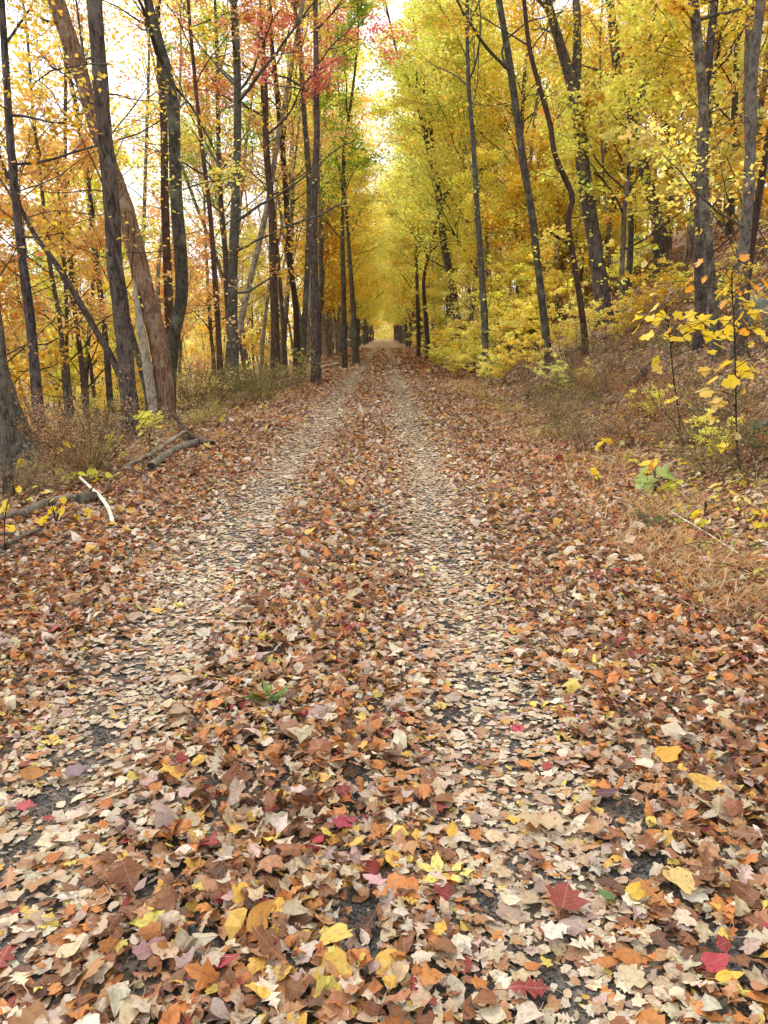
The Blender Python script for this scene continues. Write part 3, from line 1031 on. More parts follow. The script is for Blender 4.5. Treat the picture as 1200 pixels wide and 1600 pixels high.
def hero(i, spec):
    name, label, bark, tint, Y, pts, H, pal, nb, h0, per = spec
    rng = np.random.default_rng(500 + i)
    bx, by, bw = pts[-1]
    if Y is None:
        Y = on_ground(bx, by)[1]
    P, R = px_path(pts[::-1], Y)
    g = float(zt(P[0, 0], P[0, 1]))
    # down to the ground under the lowest point seen
    d0 = norm(P[0] - P[1])
    foot = A(P[0, 0], P[0, 1], g - .12)
    if P[0, 2] > g + .05:
        P = np.vstack([foot, P])
        R = np.concatenate([[R[0] * 1.05], R])
    else:
        P[0, 2] = min(P[0, 2], g - .06)
    # and on up beyond the picture
    d = norm(norm(P[-1] - P[-2]) + A(0, 0, .4))
    top = P[-1]
    rem = g + H - top[2]
    if rem > .3:
        k = max(2, int(rem / 1.5))
        r_end = R[-1]
        ext, er = [], []
        for j in range(k):
            d = norm(d + rng.normal(0, .07, 3) + A(0, 0, .12))
            top = top + d * rem / k
            ext.append(top)
            er.append(r_end * (1 - (j + 1) / k) ** .8 + .012)
        P = np.vstack([P, ext])
        R = np.concatenate([R, er])
    near = Y < 16
    P, R = smooth_path(P, R, .09 if near else .2)
    base = A(P[0, 0], P[0, 1], g)
    root = thing(name, label, 'tree', base)
    V, F = trunk_mesh(P - base, R, 22 if near else 10, .15 if bark == 'dark' else .07, .06, .25 if near else .15, i)
    if not near:
        V, F = trunk_mesh(P - base, R, 9, .06, .06, .15, i)
    tint3 = A(1, 1, 1) * tint * rng.uniform(.92, 1.08, 3)
    link('trunk', mk_mesh('trunk', V, F, mat=BARK[bark], smooth=True), root, color=tint3)
    Q = P - base
    bat = []
    B1, r1 = primary(rng, Q, R, nb, h0, 3.2 if not near else 2.6, 7)
    r1 = np.minimum(r1, .06)
    for b in range(len(B1)):
        p, r = smooth_path(B1[b], r1[b], .3)
        v, f = trunk_mesh(p, r, 6, .06, .08, 0, b)
        link('bough', mk_mesh('bough', v, f, mat=BARK[bark], smooth=True), root, color=tint3)
    for ex in EXTRA.get(name, []):
        p, r = px_path(ex, Y)
        p, r = smooth_path(p - base, r, .14)
        p = p + (vnoise(np.arange(len(p))[:, None] * .5 + i * 9, A([1, 2, 3]) * 7) - .5) * .10 * np.linspace(0, 1, len(p))[:, None]
        v, f = trunk_mesh(p, r, 8, .05, .08, 0, i)
        link('bough', mk_mesh('bough', v, f, mat=BARK[bark], smooth=True), root, color=tint3)
        e = p[np.linspace(len(p) // 3, len(p) - 1, 7).astype(int)]
        B1 = np.concatenate([B1, e[None]])
        r1 = np.concatenate([r1, np.linspace(.015, .006, 7)[None]])
    B2, r2 = grow(rng, B1, r1, 5, .2, 1, (.4, .65), (.5, 1.0), 5, .03, .16, .75)
    B3, r3 = grow(rng, B2, r2, 5, .2, 1, (.4, .65), (.4, 1.0), 4, .0, .18, .6)
    zq = Q[:, 2]
    nt = 14
    ht = rng.uniform(.8, max(h0 + 1, 3.5), nt)
    st = np.stack([np.interp(ht, zq, Q[:, c_]) for c_ in range(3)], 1)
    azt, elt, Lt = rng.uniform(0, 6.28, nt), rng.uniform(-.1, .8, nt), rng.uniform(.5, 1.7, nt)
    dt = np.stack([np.cos(azt) * np.cos(elt), np.sin(azt) * np.cos(elt), np.sin(elt)], 1)
    pt = [st]
    for c_ in range(5):
        dt = norm(dt + rng.normal(0, .18, dt.shape) + A(0, 0, .05))
        pt.append(pt[-1] + dt * (Lt / 5)[:, None])
    T1 = np.stack(pt, 1)
    rt = np.linspace(.009, .003, 6)[None] * rng.uniform(.7, 1.4, (nt, 1))
    T2, rt2 = grow(rng, T1, rt, 3, .3, 1, (.3, .6), (.5, 1.1), 4, 0, .2)
    V, F = join([tube_batch(B2, r2, 4), tube_batch(B3 if Y < 22 else B3[::2], (r3 if Y < 22 else r3[::2]) * .8, 3), tube_batch(T1, rt, 4), tube_batch(T2, rt2, 3)])
    tag(link('twig_spray', mk_mesh('twig_spray', V, F, mat=M_STEM, smooth=True), root), kind='stuff')
    tw = np.concatenate([B3, B2[:, 1:]]) if per > 8 else np.concatenate([B3, T2[::2]])
    sz = .085 if Y < 16 else .10 if Y < 32 else .14
    Lv = Leaves()
    Lv.add(*foliage(rng, tw, max(2, int(per * (1.5 if pal == 'red' else 1.0 if bx < 540 else 1.3))), sz, .12 if Y < 32 else .18, hue=.12))
    tag(link('crown', Lv.mesh('crown', M_FOL), root, color=FPAL[pal]), kind='stuff')


for i, s in enumerate(HERO):
    hero(i, s)

# the dead leaning trunk: bare wood, split in two near its foot
Yd = 13.5
WID = .72
P, R = px_path([(258, 640, 38), (257, 600, 37), (247, 533, 37), (230, 467, 38), (213, 400, 37), (193, 317, 33), (170, 250, 31), (147, 190, 31), (130, 133, 32), (110, 67, 34), (87, 0, 34), (55, -90, 31), (10, -210, 25), (-20, -290, 14)], Yd)
g = float(zt(P[0, 0], P[0, 1]))
P[0, 2] = min(P[0, 2], g - .1)
base = A(P[0, 0], P[0, 1], g)
P, R = smooth_path(P, R, .08)
root = thing('dead_trunk', 'pale barkless dead trunk leaning left behind the dark straight trunk', 'dead tree', base)
V, F = trunk_mesh(P - base, R, 30, .20, .12, .1, 77, cap=True)
WID = .9
link('trunk', mk_mesh('trunk', V, F, mat=BARK['dead'], smooth=True), root, color=(1.25, 1.2, 1.15))
P, R = px_path([(241, 640, 18), (237, 615, 17), (228, 560, 15), (220, 510, 13), (214, 470, 10), (209, 440, 4)], Yd - .15)
P[0, 2] = g - .1
P, R = smooth_path(P, R, .07)
V, F = trunk_mesh(P - base, R, 10, .12, .1, 0, 78)
link('split_slab', mk_mesh('split_slab', V, F, mat=BARK['pale'], smooth=True), root, color=(.7, .66, .6))
for pts in ([(118, 80, 5, 0), (135, 92, 4, -.3), (150, 86, 3, -.5)], [(100, 30, 6, 0), (80, 35, 5, -.2), (62, 28, 3, -.3)]):
    P, R = px_path(pts, Yd)
    P, R = smooth_path(P - base, R, .08)
    V, F = trunk_mesh(P, R, 6, .06, .08, 0, 5)
    link('snag', mk_mesh('snag', V, F, mat=BARK['dead'], smooth=True), root)

# ------------------------------------------------------------------ the crowd of trees behind
REFL = [(20, 'the slim dark edge tree'), (105, 'the three slim trunks'), (190, 'the dark straight trunk'), (272, 'the crooked mossy trunk'), (335, 'the slender straight trunk'), (364, 'the smooth grey trunk'), (430, 'the red-crowned maple'), (493, 'the tall verge trunk'), (548, 'the pale grey verge tree')]
REFR = [(655, 'the far trail end'), (705, 'the twice-forked tree'), (750, 'the thin grey trunk'), (845, 'the slim lichen-spotted trunk'), (900, 'the sinuous trunk'), (938, 'the forked dark trunk'), (985, 'the slim hillside trunk'), (1030, 'the leaning hillside trunk'), (1108, 'the lichen-grey trunk'), (1165, 'the right edge trunk')]
AUTO = []


def auto_label(root, head, x, y, word='beyond'):
    px = project((x, y, float(zt(x, y)) + 2))[0]
    ref = min(REFL if x < 0 else REFR, key=lambda r: abs(r[0] - px))[1]
    root['label'] = f'{head} {word} {ref}'
    AUTO.append((root, x, y))



def tree_variant(seed, H, r0, h0, nb, blen, per, size, spread, wob=.05, bias=0.0):
    rng = np.random.default_rng(seed)
    k = 9
    d = norm(A(rng.normal(0, .05), rng.normal(0, .05), 1))
    P = [A(0, 0, -.3)]
    for j in range(k):
        d = norm(d + rng.normal(0, wob, 3) + A(0, 0, .12))
        P.append(P[-1] + d * (H + .3) / k)
    P = np.array(P)
    R = r0 * .78 * (1 - np.linspace(0, 1, k + 1)) ** .75 + .015
    P, R = smooth_path(P, R, .5)
    V, F = trunk_mesh(P, R, 8, .06, .08, .15, seed)
    tr = mk_mesh('trunk', V, F, mat=None, smooth=True)
    B1, r1 = primary(rng, P, R, nb, h0, blen, 6, bias=bias)
    B2, r2 = grow(rng, B1, r1, 5, .2, 1, (.4, .65), (.5, 1.0), 4, .03, .16, .7)
    B3, r3 = grow(rng, B2, r2, 5, .15, 1, (.4, .65), (.4, 1.0), 3, 0, .18, .5)
    V, F = join([tube_batch(B1, r1, 5), tube_batch(B2, r2, 3), tube_batch(B3[::2], r3[::2], 3)])
    br = mk_mesh('branchwork', V, F, mat=M_STEM, smooth=True)
    Lv = Leaves()
    tw = np.concatenate([B3, B2[:, :3], B2[:, 1:4]])
    Lv.add(*foliage(rng, tw, per, size, spread))
    cr = Lv.mesh('crown', M_FOL)
    return tr, br, cr


TV = []
for q in range(7):
    TV.append(tree_variant(900 + q, 13 + q % 4 * 1.3, .11 + .03 * (q % 3), 3.0 + (q % 3) * 1.3, 17, 3.6, 17, .125, .2))
tall = [tree_variant(940 + q, 17 + q, .13 + .03 * q, 7.5, 15, 3.6, 14, .125, .2) for q in range(3)]
slim = [tree_variant(960 + q, 11 + q, .055 + .012 * q, 4.0, 10, 2.2, 7, .11, .14, .07) for q in range(3)]
mids = [tree_variant(980 + q, 5.5 + q * .9, .045 + .008 * q, 1.1 + .2 * q, 16, 2.5, 13, .11, .13, .07) for q in range(4)]     # low-branched young maples
arch = [tree_variant(990 + q, 14 + q, .12 + .02 * q, 3.2, 20, 5.0, 17, .14, .24) for q in range(3)]                          # wide crowns that meet over the trail
over = [tree_variant(995 + q, 12 + q * 1.5, .10 + .02 * q, 3.4, 22, 6.4, 18, .15, .26, bias=.45) for q in range(3)]              # crowns reaching out over the trail (towards -x)
for tset in (TV, tall, slim, mids, arch, over):
    for t in tset:
        t[0].materials.append(BARK['dark'])


def put_tree(rng, var, x, y, pal, label, group, name='woodland_tree', scale=1.0, tint=None, rot=None):
    root = thing(name, label, 'tree', (x, y, float(zt(x, y))), group)
    root.rotation_euler = (rng.normal(0, .025), rng.normal(0, .025), rng.uniform(0, 6.28) if rot is None else rot)
    root.scale = (scale,) * 3
    tt = rng.uniform(1.2, 2.6) if tint is None else tint
    c = A(*FPAL[pal]) * rng.uniform(.85, 1.12) * rng.uniform(.93, 1.07, 3)
    for nm, me, cl in (('trunk', var[0], (tt, tt * .96, tt * .92)), ('branchwork', var[1], None), ('crown', var[2], c)):
        o = link(nm, me, root, color=cl)
        if nm != 'trunk':
            o['kind'] = 'stuff'
    return root


rg = np.random.default_rng(77)
placed = []


def free(x, y, dmin):
    for a, b in placed:
        if (a - x) ** 2 + (b - y) ** 2 < dmin * dmin:
            return False
    placed.append((x, y))
    return True


def band(y):
    return 'nearer' if y < 26 else 'middle' if y < 45 else 'far'


BANDL = {'nearer': 'close', 'middle': 'midway', 'far': 'deep'}
n = 0
while n < 70:                                                     # left slope
    y = rg.uniform(17, 85)
    x = -rg.uniform(5.5, 6 + y * .62)
    if not free(x, y, 2.3):
        n += .2
        continue
    n += 1
    pal = rg.choice(['yellow', 'gold', 'orange', 'peach', 'lime', 'red', 'green', 'pale'], p=[.27, .13, .13, .17, .03, .06, .02, .19])  # pale share puts the washed-out glow of distance into the leaf colour
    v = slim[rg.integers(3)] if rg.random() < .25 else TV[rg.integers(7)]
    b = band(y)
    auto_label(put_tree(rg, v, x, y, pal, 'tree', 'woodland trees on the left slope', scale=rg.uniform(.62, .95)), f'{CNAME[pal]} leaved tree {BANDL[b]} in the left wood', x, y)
n = 0
while n < 78:                                                     # right hillside
    y = rg.uniform(15, 80)
    x = rg.uniform(6.5, 8 + y * .62)
    if not free(x, y, 2.4):
        n += .2
        continue
    n += 1
    pal = rg.choice(['yellow', 'gold', 'orange', 'lime', 'rust', 'olive'], p=[.30, .42, .18, .06, .02, .02])
    v = tall[rg.integers(3)] if rg.random() < .2 else slim[rg.integers(3)] if rg.random() < .2 else TV[rg.integers(7)]
    b = band(y)
    auto_label(put_tree(rg, v, x, y, pal, 'tree', 'woodland trees on the right hillside', scale=rg.uniform(.8, 1.1)), f'{CNAME[pal]} leaved tree {BANDL[b]} in the hillside wood', x, y)
bare = [tree_variant(1010 + q, 13 + q, .075 + .012 * q, 6.0, 10, 1.9, 2, .11, .14, .06) for q in range(3)]
for t in bare:
    t[0].materials.append(BARK['grey'])
for k in range(30):                                              # slim trunks crowding the left shoulder
    y = rg.uniform(24, 62)
    x = -3.4 - rg.random() ** 1.3 * 6.5
    if not free(x, y, .7):
        continue
    pal = rg.choice(['yellow', 'orange', 'lime', 'peach', 'red'], p=[.35, .2, .2, .15, .1])
    auto_label(put_tree(rg, bare[rg.integers(3)], x, y, pal, 'tree', 'slim trees crowding the left shoulder of the trail', name='slim_tree', scale=rg.uniform(.9, 1.25)), f'slim sparse {CNAME[pal]} leaved tree {BANDL[band(y)]} on the left shoulder', x, y)
for side in (-1, 1):                                              # rows that line the trail
    y = 31.0
    while y < 210:
        y += rg.uniform(1.6, 3.4) * (1 + y / 110)
        x = (-3.3 if side < 0 else 4.2) + side * (rg.random() ** 1.5) * 3.6
        if not free(x, y, 1.0):
            continue
        if side < 0:
            pal = rg.choice(['gold', 'yellow', 'lime', 'orange', 'green'], p=[.3, .28, .2, .14, .08])
        else:
            pal = rg.choice(['yellow', 'lime', 'gold'], p=[.5, .3, .2])
        v = tall[rg.integers(3)] if rg.random() < .3 else arch[rg.integers(3)]
        sd = 'left' if side < 0 else 'right'
        b = 'part way' if y < 45 else 'half way' if y < 75 else 'well' if y < 120 else 'far'
        AUTO.append((None, x, y))
        AUTO[-1] = (put_tree(rg, v, x, y, pal, f'{CNAME[pal]} leaved tree in the row lining the {sd} trail edge, {b} along', f'trees lining the {sd} edge', name='trailside_tree', scale=rg.uniform(.9, 1.2)), x, y)

for k in range(70):                                              # young low-branched maples under the tall trees
    if k < 30:
        y = rg.uniform(15, 60)
        x = -rg.uniform(6.0, 7 + y * .55)
    else:
        y = rg.uniform(15, 60)
        x = rg.uniform(5.2, 6.5 + y * .5)
    if not free(x, y, 1.2):
        continue
    pal = rg.choice(['yellow', 'gold', 'pale', 'peach', 'lime'], p=[.38, .28, .14, .16, .04])
    sd = 'left slope' if x < 0 else 'right hillside'
    auto_label(put_tree(rg, mids[rg.integers(4)], x, y, pal, 'tree', f'young maples on the {sd}', name='young_maple', scale=rg.uniform(.85, 1.25)), f'young low-branched {CNAME[pal]} maple {BANDL[band(y)]} on the {sd}', x, y)

for side, ya, st_, xb in ((1, 34.0, 7.5, 3.5), (-1, 47.0, 7.5, 3.8)):
    y = ya
    while y < 240:
        x = side * (xb + rg.uniform(0, 1.2))
        pal = rg.choice(['yellow', 'lime', 'gold'], p=[.45, .40, .15])
        sd = 'left' if side < 0 else 'right'
        b = 'part way' if y < 60 else 'half way' if y < 100 else 'far'
        r_ = put_tree(rg, over[rg.integers(3)], x, y, pal, f'{CNAME[pal]} tree arching over the trail from the {sd}, {b} along', f'trees arching over the trail from the {sd}', name='arching_tree', scale=rg.uniform(.9, 1.15) + max(0, min(y - 60, 60)) / 200, rot=(0 if side > 0 else math.pi) + rg.normal(0, .3))
        AUTO.append((r_, x, y))
        y += st_ * rg.uniform(.7, 1.3) * (1 + y / 160)
for k, (px, py, pal, sc) in enumerate(((668, 551, 'yellow', 1.0), (695, 553, 'lime', 1.0), (735, 557, 'yellow', .9), (775, 548, 'yellow', 1.0), (805, 533, 'yellow', 1.0), (832, 516, 'gold', 1.1), (872, 500, 'yellow', 1.1), (905, 480, 'yellow', 1.1))):
    g = on_ground(px, py)
    auto_label(put_tree(rg, mids[k % 4], g[0], g[1], pal, 'tree', 'young maples above the right bank', name='young_maple', scale=sc), f'young {CNAME[pal]} maple rising from the right bank', g[0], g[1], 'near')
y = 44.0
while y < 230:
    y += rg.uniform(2, 5) * (1 + y / 200)
    side = rg.choice([-1, 1])
    x = (-.35 + side * 3.0) + side * rg.uniform(0, .8)
    pal = rg.choice(['yellow', 'gold', 'lime'], p=[.55, .25, .2])
    sd = 'left' if side < 0 else 'right'
    b = 'half way' if y < 75 else 'well' if y < 110 else 'far' if y < 160 else 'very far'
    r_ = put_tree(rg, mids[rg.integers(4)], x, y, pal, f'young {CNAME[pal]} maple overhanging the trail from the {sd}, {b} along', f'young maples overhanging the far trail from the {sd}', name='overhanging_maple', scale=rg.uniform(1.4, 2.0))
    AUTO.append((r_, x, y))

# far-off wood that reads as one mass
rg = np.random.default_rng(88)
N = 70000
fx = np.concatenate([-rg.uniform(3.0, 110, N // 2), rg.uniform(3.2, 90, N // 2)])
fy = rg.uniform(85, 300, N)
hh = rg.random(N) ** .8 * np.where(fx < 0, 13, 15)
clump = vnoise(fx * .33, fy * .2 + hh * .4)
ok = clump > .30
fx, fy, hh, clump = fx[ok], fy[ok], hh[ok], clump[ok]
N = len(fx)
pc = A(FPAL['yellow'], FPAL['gold'], FPAL['lime'], FPAL['orange'], FPAL['peach'])
ci = (vnoise(fx * .15 + 70, fy * .08) * 6.5).astype(int).clip(0, 4)
fc = pc[ci] * rg.uniform(.7, 1.2, (N, 1))
Lv = Leaves()
Lv.add(*leaf_batch(DIA[0], DIA[1], np.stack([fx, fy, zt(fx, fy) + 1 + hh], 1), rg.uniform(.5, 1.0, N), rotmats(rg.uniform(0, 6.28, N), rg.normal(0, .7, N), rg.normal(0, .7, N)), (rg.normal(0, .8, N), rg.normal(0, .8, N), np.full(N, .05)), fc, False, rg))
# closing the end of the straight
M2 = 15000
ex, ey, eh = rg.normal(0, 6, M2), rg.uniform(240, 420, M2), rg.random(M2) ** 1.4 * 30
Lv.add(*leaf_batch(DIA[0], DIA[1], np.stack([ex, ey, eh + .3], 1), rg.uniform(.5, 1.0, M2), rotmats(rg.uniform(0, 6.28, M2), rg.normal(0, .7, M2), rg.normal(0, .7, M2)), (rg.normal(0, .8, M2), rg.normal(0, .8, M2), np.full(M2, .05)), pc[rg.integers(0, 3, M2)] * rg.uniform(.5, 1, (M2, 1)), False, rg))
far = tag(link('distant_wood', Lv.mesh('distant_wood', M_FOL)), 'far yellow woodland closing the view', kind='stuff')
K = 640
tx = np.concatenate([-rg.uniform(3.2, 80, 210), rg.uniform(3.2, 70, 210), -3.1 - rg.random(130) ** 1.6 * 6, 3.0 + rg.random(90) ** 1.6 * 6])
ty = np.concatenate([rg.uniform(90, 300, 420), rg.uniform(85, 260, 220)])
TP = np.stack([np.stack([tx + s * rg.normal(0, .25, K), ty, zt(tx, ty) - .3 + s * 3.2], 1) for s in range(5)], 1)
V, F = tube_batch(TP, np.linspace(1, .4, 5)[None] * rg.uniform(.08, .2, (K, 1)), 5)
tag(link('distant_trunk_mass', mk_mesh('distant_trunk_mass', V, [F], mat=BARK['dark'], smooth=True)), 'far crowd of dark trunks along and behind the trail edges', kind='stuff')

# ------------------------------------------------------------------ yellow understorey and brush
LEAF6 = (A([0, 0], [.08, .34], [.42, .48], [.62, .22], [1, 0], [.62, -.22], [.42, -.48], [.08, -.34]), np.array([(0, 2, 1), (0, 3, 2), (0, 4, 3), (0, 5, 4), (0, 6, 5), (0, 7, 6)]))


def shrub_variant(seed, H, stems, W, per, size, tm=LEAF6, spread=.07, k2=4, k3=4, flat=.35, lean=.35, thick=.014):
    rng = np.random.default_rng(seed)
    az = rng.uniform(0, 6.28, stems)
    d = norm(np.stack([np.cos(az) * lean, np.sin(az) * lean, np.ones(stems)], 1) + rng.normal(0, .15, (stems, 3)))
    L = H * rng.uniform(.7, 1.1, stems)
    pts = [np.stack([np.cos(az), np.sin(az), az * 0], 1) * .06 * W - A(0, 0, .08)]
    for s in range(6):
        d = norm(d + rng.normal(0, .13, d.shape))
        pts.append(pts[-1] + d * (L / 6)[:, None])
    B1 = np.stack(pts, 1)
    r1 = np.linspace(thick, .004, 7)[None] * rng.uniform(.7, 1.2, (stems, 1))
    B2, r2 = grow(rng, B1, r1, k2, .25, 1, (.3 * W, .55 * W), (.8, 1.4), 4, .02, .15, flat)
    B3, r3 = grow(rng, B2, r2, k3, .2, 1, (.3, .6), (.4, 1.1), 3, 0, .2, .5)
    V, F = join([tube_batch(B1, r1, 5), tube_batch(B2, r2, 3), tube_batch(B3, r3 * .7, 3)])
    st = mk_mesh('stem_tangle', V, F, mat=M_STEM, smooth=True)
    Lv = Leaves()
    Lv.add(*foliage(rng, np.concatenate([B3, B2[:, :3]]), per, size, spread, tm, .14, .08, .35))
    return st, Lv.mesh('foliage', M_FOL)


YS = [shrub_variant(70 + q, 2.8 + .4 * q, 6, 1.0, 14, .125) for q in range(4)]                       # yellow maple/spicebush thicket
BB = [shrub_variant(80 + q, 1.0 + .15 * q, 26, .8, 6, .026, DIA, .03, 4, 3, .8, .75, .005) for q in range(4)]   # barberry-like brush
DB = [shrub_variant(86 + q, .9 + .2 * q, 18, .9, 1, .03, DIA, .04, 4, 4, .8, .7, .006) for q in range(2)]       # dead twiggy brush


def put_shrub(rng, var, p, pal, name, label, group, scale):
    root = thing(name, label, 'shrub', (p[0], p[1], float(zt(p[0], p[1]))), group)
    root.rotation_euler = (0, 0, rng.uniform(0, 6.28))
    root.scale = (scale, scale, scale * rng.uniform(.85, 1.1))
    tag(link('stem_tangle', var[0], root, color=(1, 1, 1) if name in ('yellow_sapling_clump', 'understorey_shrub', 'bank_sapling') else (2.3, 1.95, 1.55)), kind='stuff')
    c = A(*FPAL[pal]) * rng.uniform(.85, 1.15) * rng.uniform(.93, 1.07, 3)
    tag(link('foliage', var[1], root, color=c), kind='stuff')
    return root


FPAL['tan'] = (.46, .33, .16)
FPAL['fern'] = (.30, .34, .08)
rg = np.random.default_rng(99)
for k, (px, py, pal, sc) in enumerate([(690, 560, 'yellow', .75), (728, 580, 'yellow', .6), (752, 585, 'yellow', .65), (790, 580, 'yellow', .7), (815, 560, 'yellow', .9), (775, 572, 'pale', .8),
                                        (715, 575, 'yellow', .7), (735, 570, 'pale', .7), (760, 560, 'yellow', .85), (785, 555, 'yellow', .9), (800, 540, 'gold', .9),
                                       (820, 530, 'yellow', .95), (840, 520, 'yellow', 1.0), (770, 530, 'yellow', 1.0), (880, 505, 'yellow', .9), (740, 545, 'lime', .9), (700, 545, 'lime', .9),
                                       (680, 548, 'yellow', .8), (960, 470, 'yellow', .8), (1000, 440, 'yellow', .8), (860, 490, 'gold', 1.0), (660, 550, 'yellow', .8), (900, 470, 'pale', .9)]):
    g = on_ground(px, py)
    r_ = put_shrub(rg, YS[k % 4], g, pal, 'yellow_sapling_clump', f'{CNAME[pal]} broad-leaved sapling clump in the thicket on the right bank' if k > 0 else 'lowest yellow sapling clump of the thicket, at the far right trail edge', 'sapling clumps of the right thicket', sc * .95)
    if k:
        auto_label(r_, f'{CNAME[pal]} broad-leaved sapling clump in the right thicket', g[0], g[1], 'near')
for k, (px, py, pal, sc) in enumerate([(715, 592, 'yellow', .4), (745, 600, 'yellow', .35), (770, 603, 'pale', .32), (700, 585, 'lime', .4), (792, 602, 'yellow', .36), (828, 588, 'yellow', .4), (880, 562, 'yellow', .45), (905, 550, 'pale', .4),
                                       (985, 522, 'yellow', .4), (950, 542, 'yellow', .35), (1010, 506, 'gold', .4), (860, 620, 'pale', .25), (905, 610, 'pale', .22), (1070, 470, 'yellow', .45), (1130, 500, 'yellow', .4), (1190, 540, 'gold', .35), (680, 578, 'yellow', .4), (1015, 660, 'lime', .18), (1120, 720, 'lime', .16)]):
    g = on_ground(px, py)
    r_ = put_shrub(rg, YS[k % 4], g, pal, 'bank_sapling', 'sapling', 'small leafy saplings on the right bank', sc)
    auto_label(r_, f'small {CNAME[pal]} leafy sapling low on the right bank', g[0], g[1], 'near')
for k in range(26):                                                # understorey, left slope and up the hill
    if k < 14:
        y = rg.uniform(16, 45)
        x = -rg.uniform(6, 7 + y * .5)
    else:
        y = rg.uniform(18, 48)
        x = rg.uniform(8, 9 + y * .45)
    pal = rg.choice(['yellow', 'gold', 'pale', 'peach'], p=[.4, .25, .2, .15])
    sd = 'left slope' if x < 0 else 'right hillside'
    auto_label(put_shrub(rg, YS[rg.integers(4)], (x, y), pal, 'understorey_shrub', 'shrub', f'understorey shrubs on the {sd}', rg.uniform(.9, 1.3)), f'{CNAME[pal]} leafed shrub {BANDL[band(y)]} on the {sd}', x, y)
for k, (px, py) in enumerate([(110, 712), (150, 700), (135, 735), (90, 735), (300, 625), (330, 615), (370, 612), (310, 645), (350, 630), (400, 612), (310, 632), (60, 735), (395, 630), (430, 612), (40, 762), (110, 752), (75, 775), (140, 742), (20, 778), (455, 606), (340, 655), (375, 640), (415, 628), (310, 668), (330, 640)]):
    g = on_ground(px, py, 26)
    pal = ['tan', 'olive', 'tan', 'rust'][k % 4] if px < 250 else ['olive', 'tan', 'olive', 'pale'][k % 4]
    low_ = py > 740 or (px > 330 and py > 635)
    loc = 'between the massive trunk and the dark straight trunk' if px < 200 else 'along the left verge right of the crooked tree'
    r_ = put_shrub(rg, BB[k % 4], g, pal, 'barberry_shrub', f'fine-twigged brownish shrub with tiny leaves {loc}', f'fine-twigged shrubs {loc}', rg.uniform(.7, 1.05) * (.5 if low_ or py > 660 and px > 205 else 1))
    auto_label(r_, f'{"olive" if pal in ("olive", "pale") else "brown"} fine-twigged shrub with tiny leaves', g[0], g[1], 'beside')
for k, (px, py) in enumerate([(830, 620), (870, 610), (900, 640), (960, 620), (820, 600), (1010, 640), (930, 560), (980, 520), (1040, 500), (1010, 480), (960, 690), (870, 660), (1090, 520), (1130, 540), (1060, 560), (920, 600), (1180, 560), (1000, 700), (790, 590), (940, 650), (1080, 700), (1190, 720), (900, 575), (1060, 440), (1150, 450), (845, 640), (880, 690), (915, 705), (985, 655), (1035, 660), (1120, 660), (1165, 640), (1080, 610), (1000, 545), (1050, 525), (965, 585), (1140, 690), (1180, 760), (1110, 750), (1020, 600), (850, 590), (930, 620)]):
    g = on_ground(px, py, 40)
    dead = k % 3 == 1
    r_ = put_shrub(rg, DB[k % 2] if dead else BB[k % 4], g, 'tan' if dead else ['tan', 'rust', 'olive', 'tan'][k % 4], 'bank_brush', 'bare tangle of dead twigs on the leafy right bank' if dead else 'low fine-twigged shrub with sparse tiny leaves on the right bank', 'dead twig tangles on the right bank' if dead else 'low shrubs on the right bank', rg.uniform(.48, .8))
    auto_label(r_, 'tangle of dead twigs on the right bank' if dead else 'low fine-twigged shrub on the right bank', g[0], g[1], 'below')

# ------------------------------------------------------------------ saplings with large leaves, each leaf a piece of its own
SAPM = []
for q, (k, kx, ky) in enumerate((('maple', .5, .9), ('maple', -.4, 1.3), ('broad', .6, .8), ('broad', .9, -.6), ('heart', .7, 1.0), ('ovate', .8, 1.0))):
    SAPM.append(leaf_mesh(k, kx, ky, .03, 40 + q, M_FOL, stem=False))
YL = {'y': (.86, .64, .04), 'o': (.78, .36, .04), 'p': (.84, .70, .26), 'g': (.74, .72, .07), 'n': (.44, .55, .18), 'a': (.74, .50, .10)}


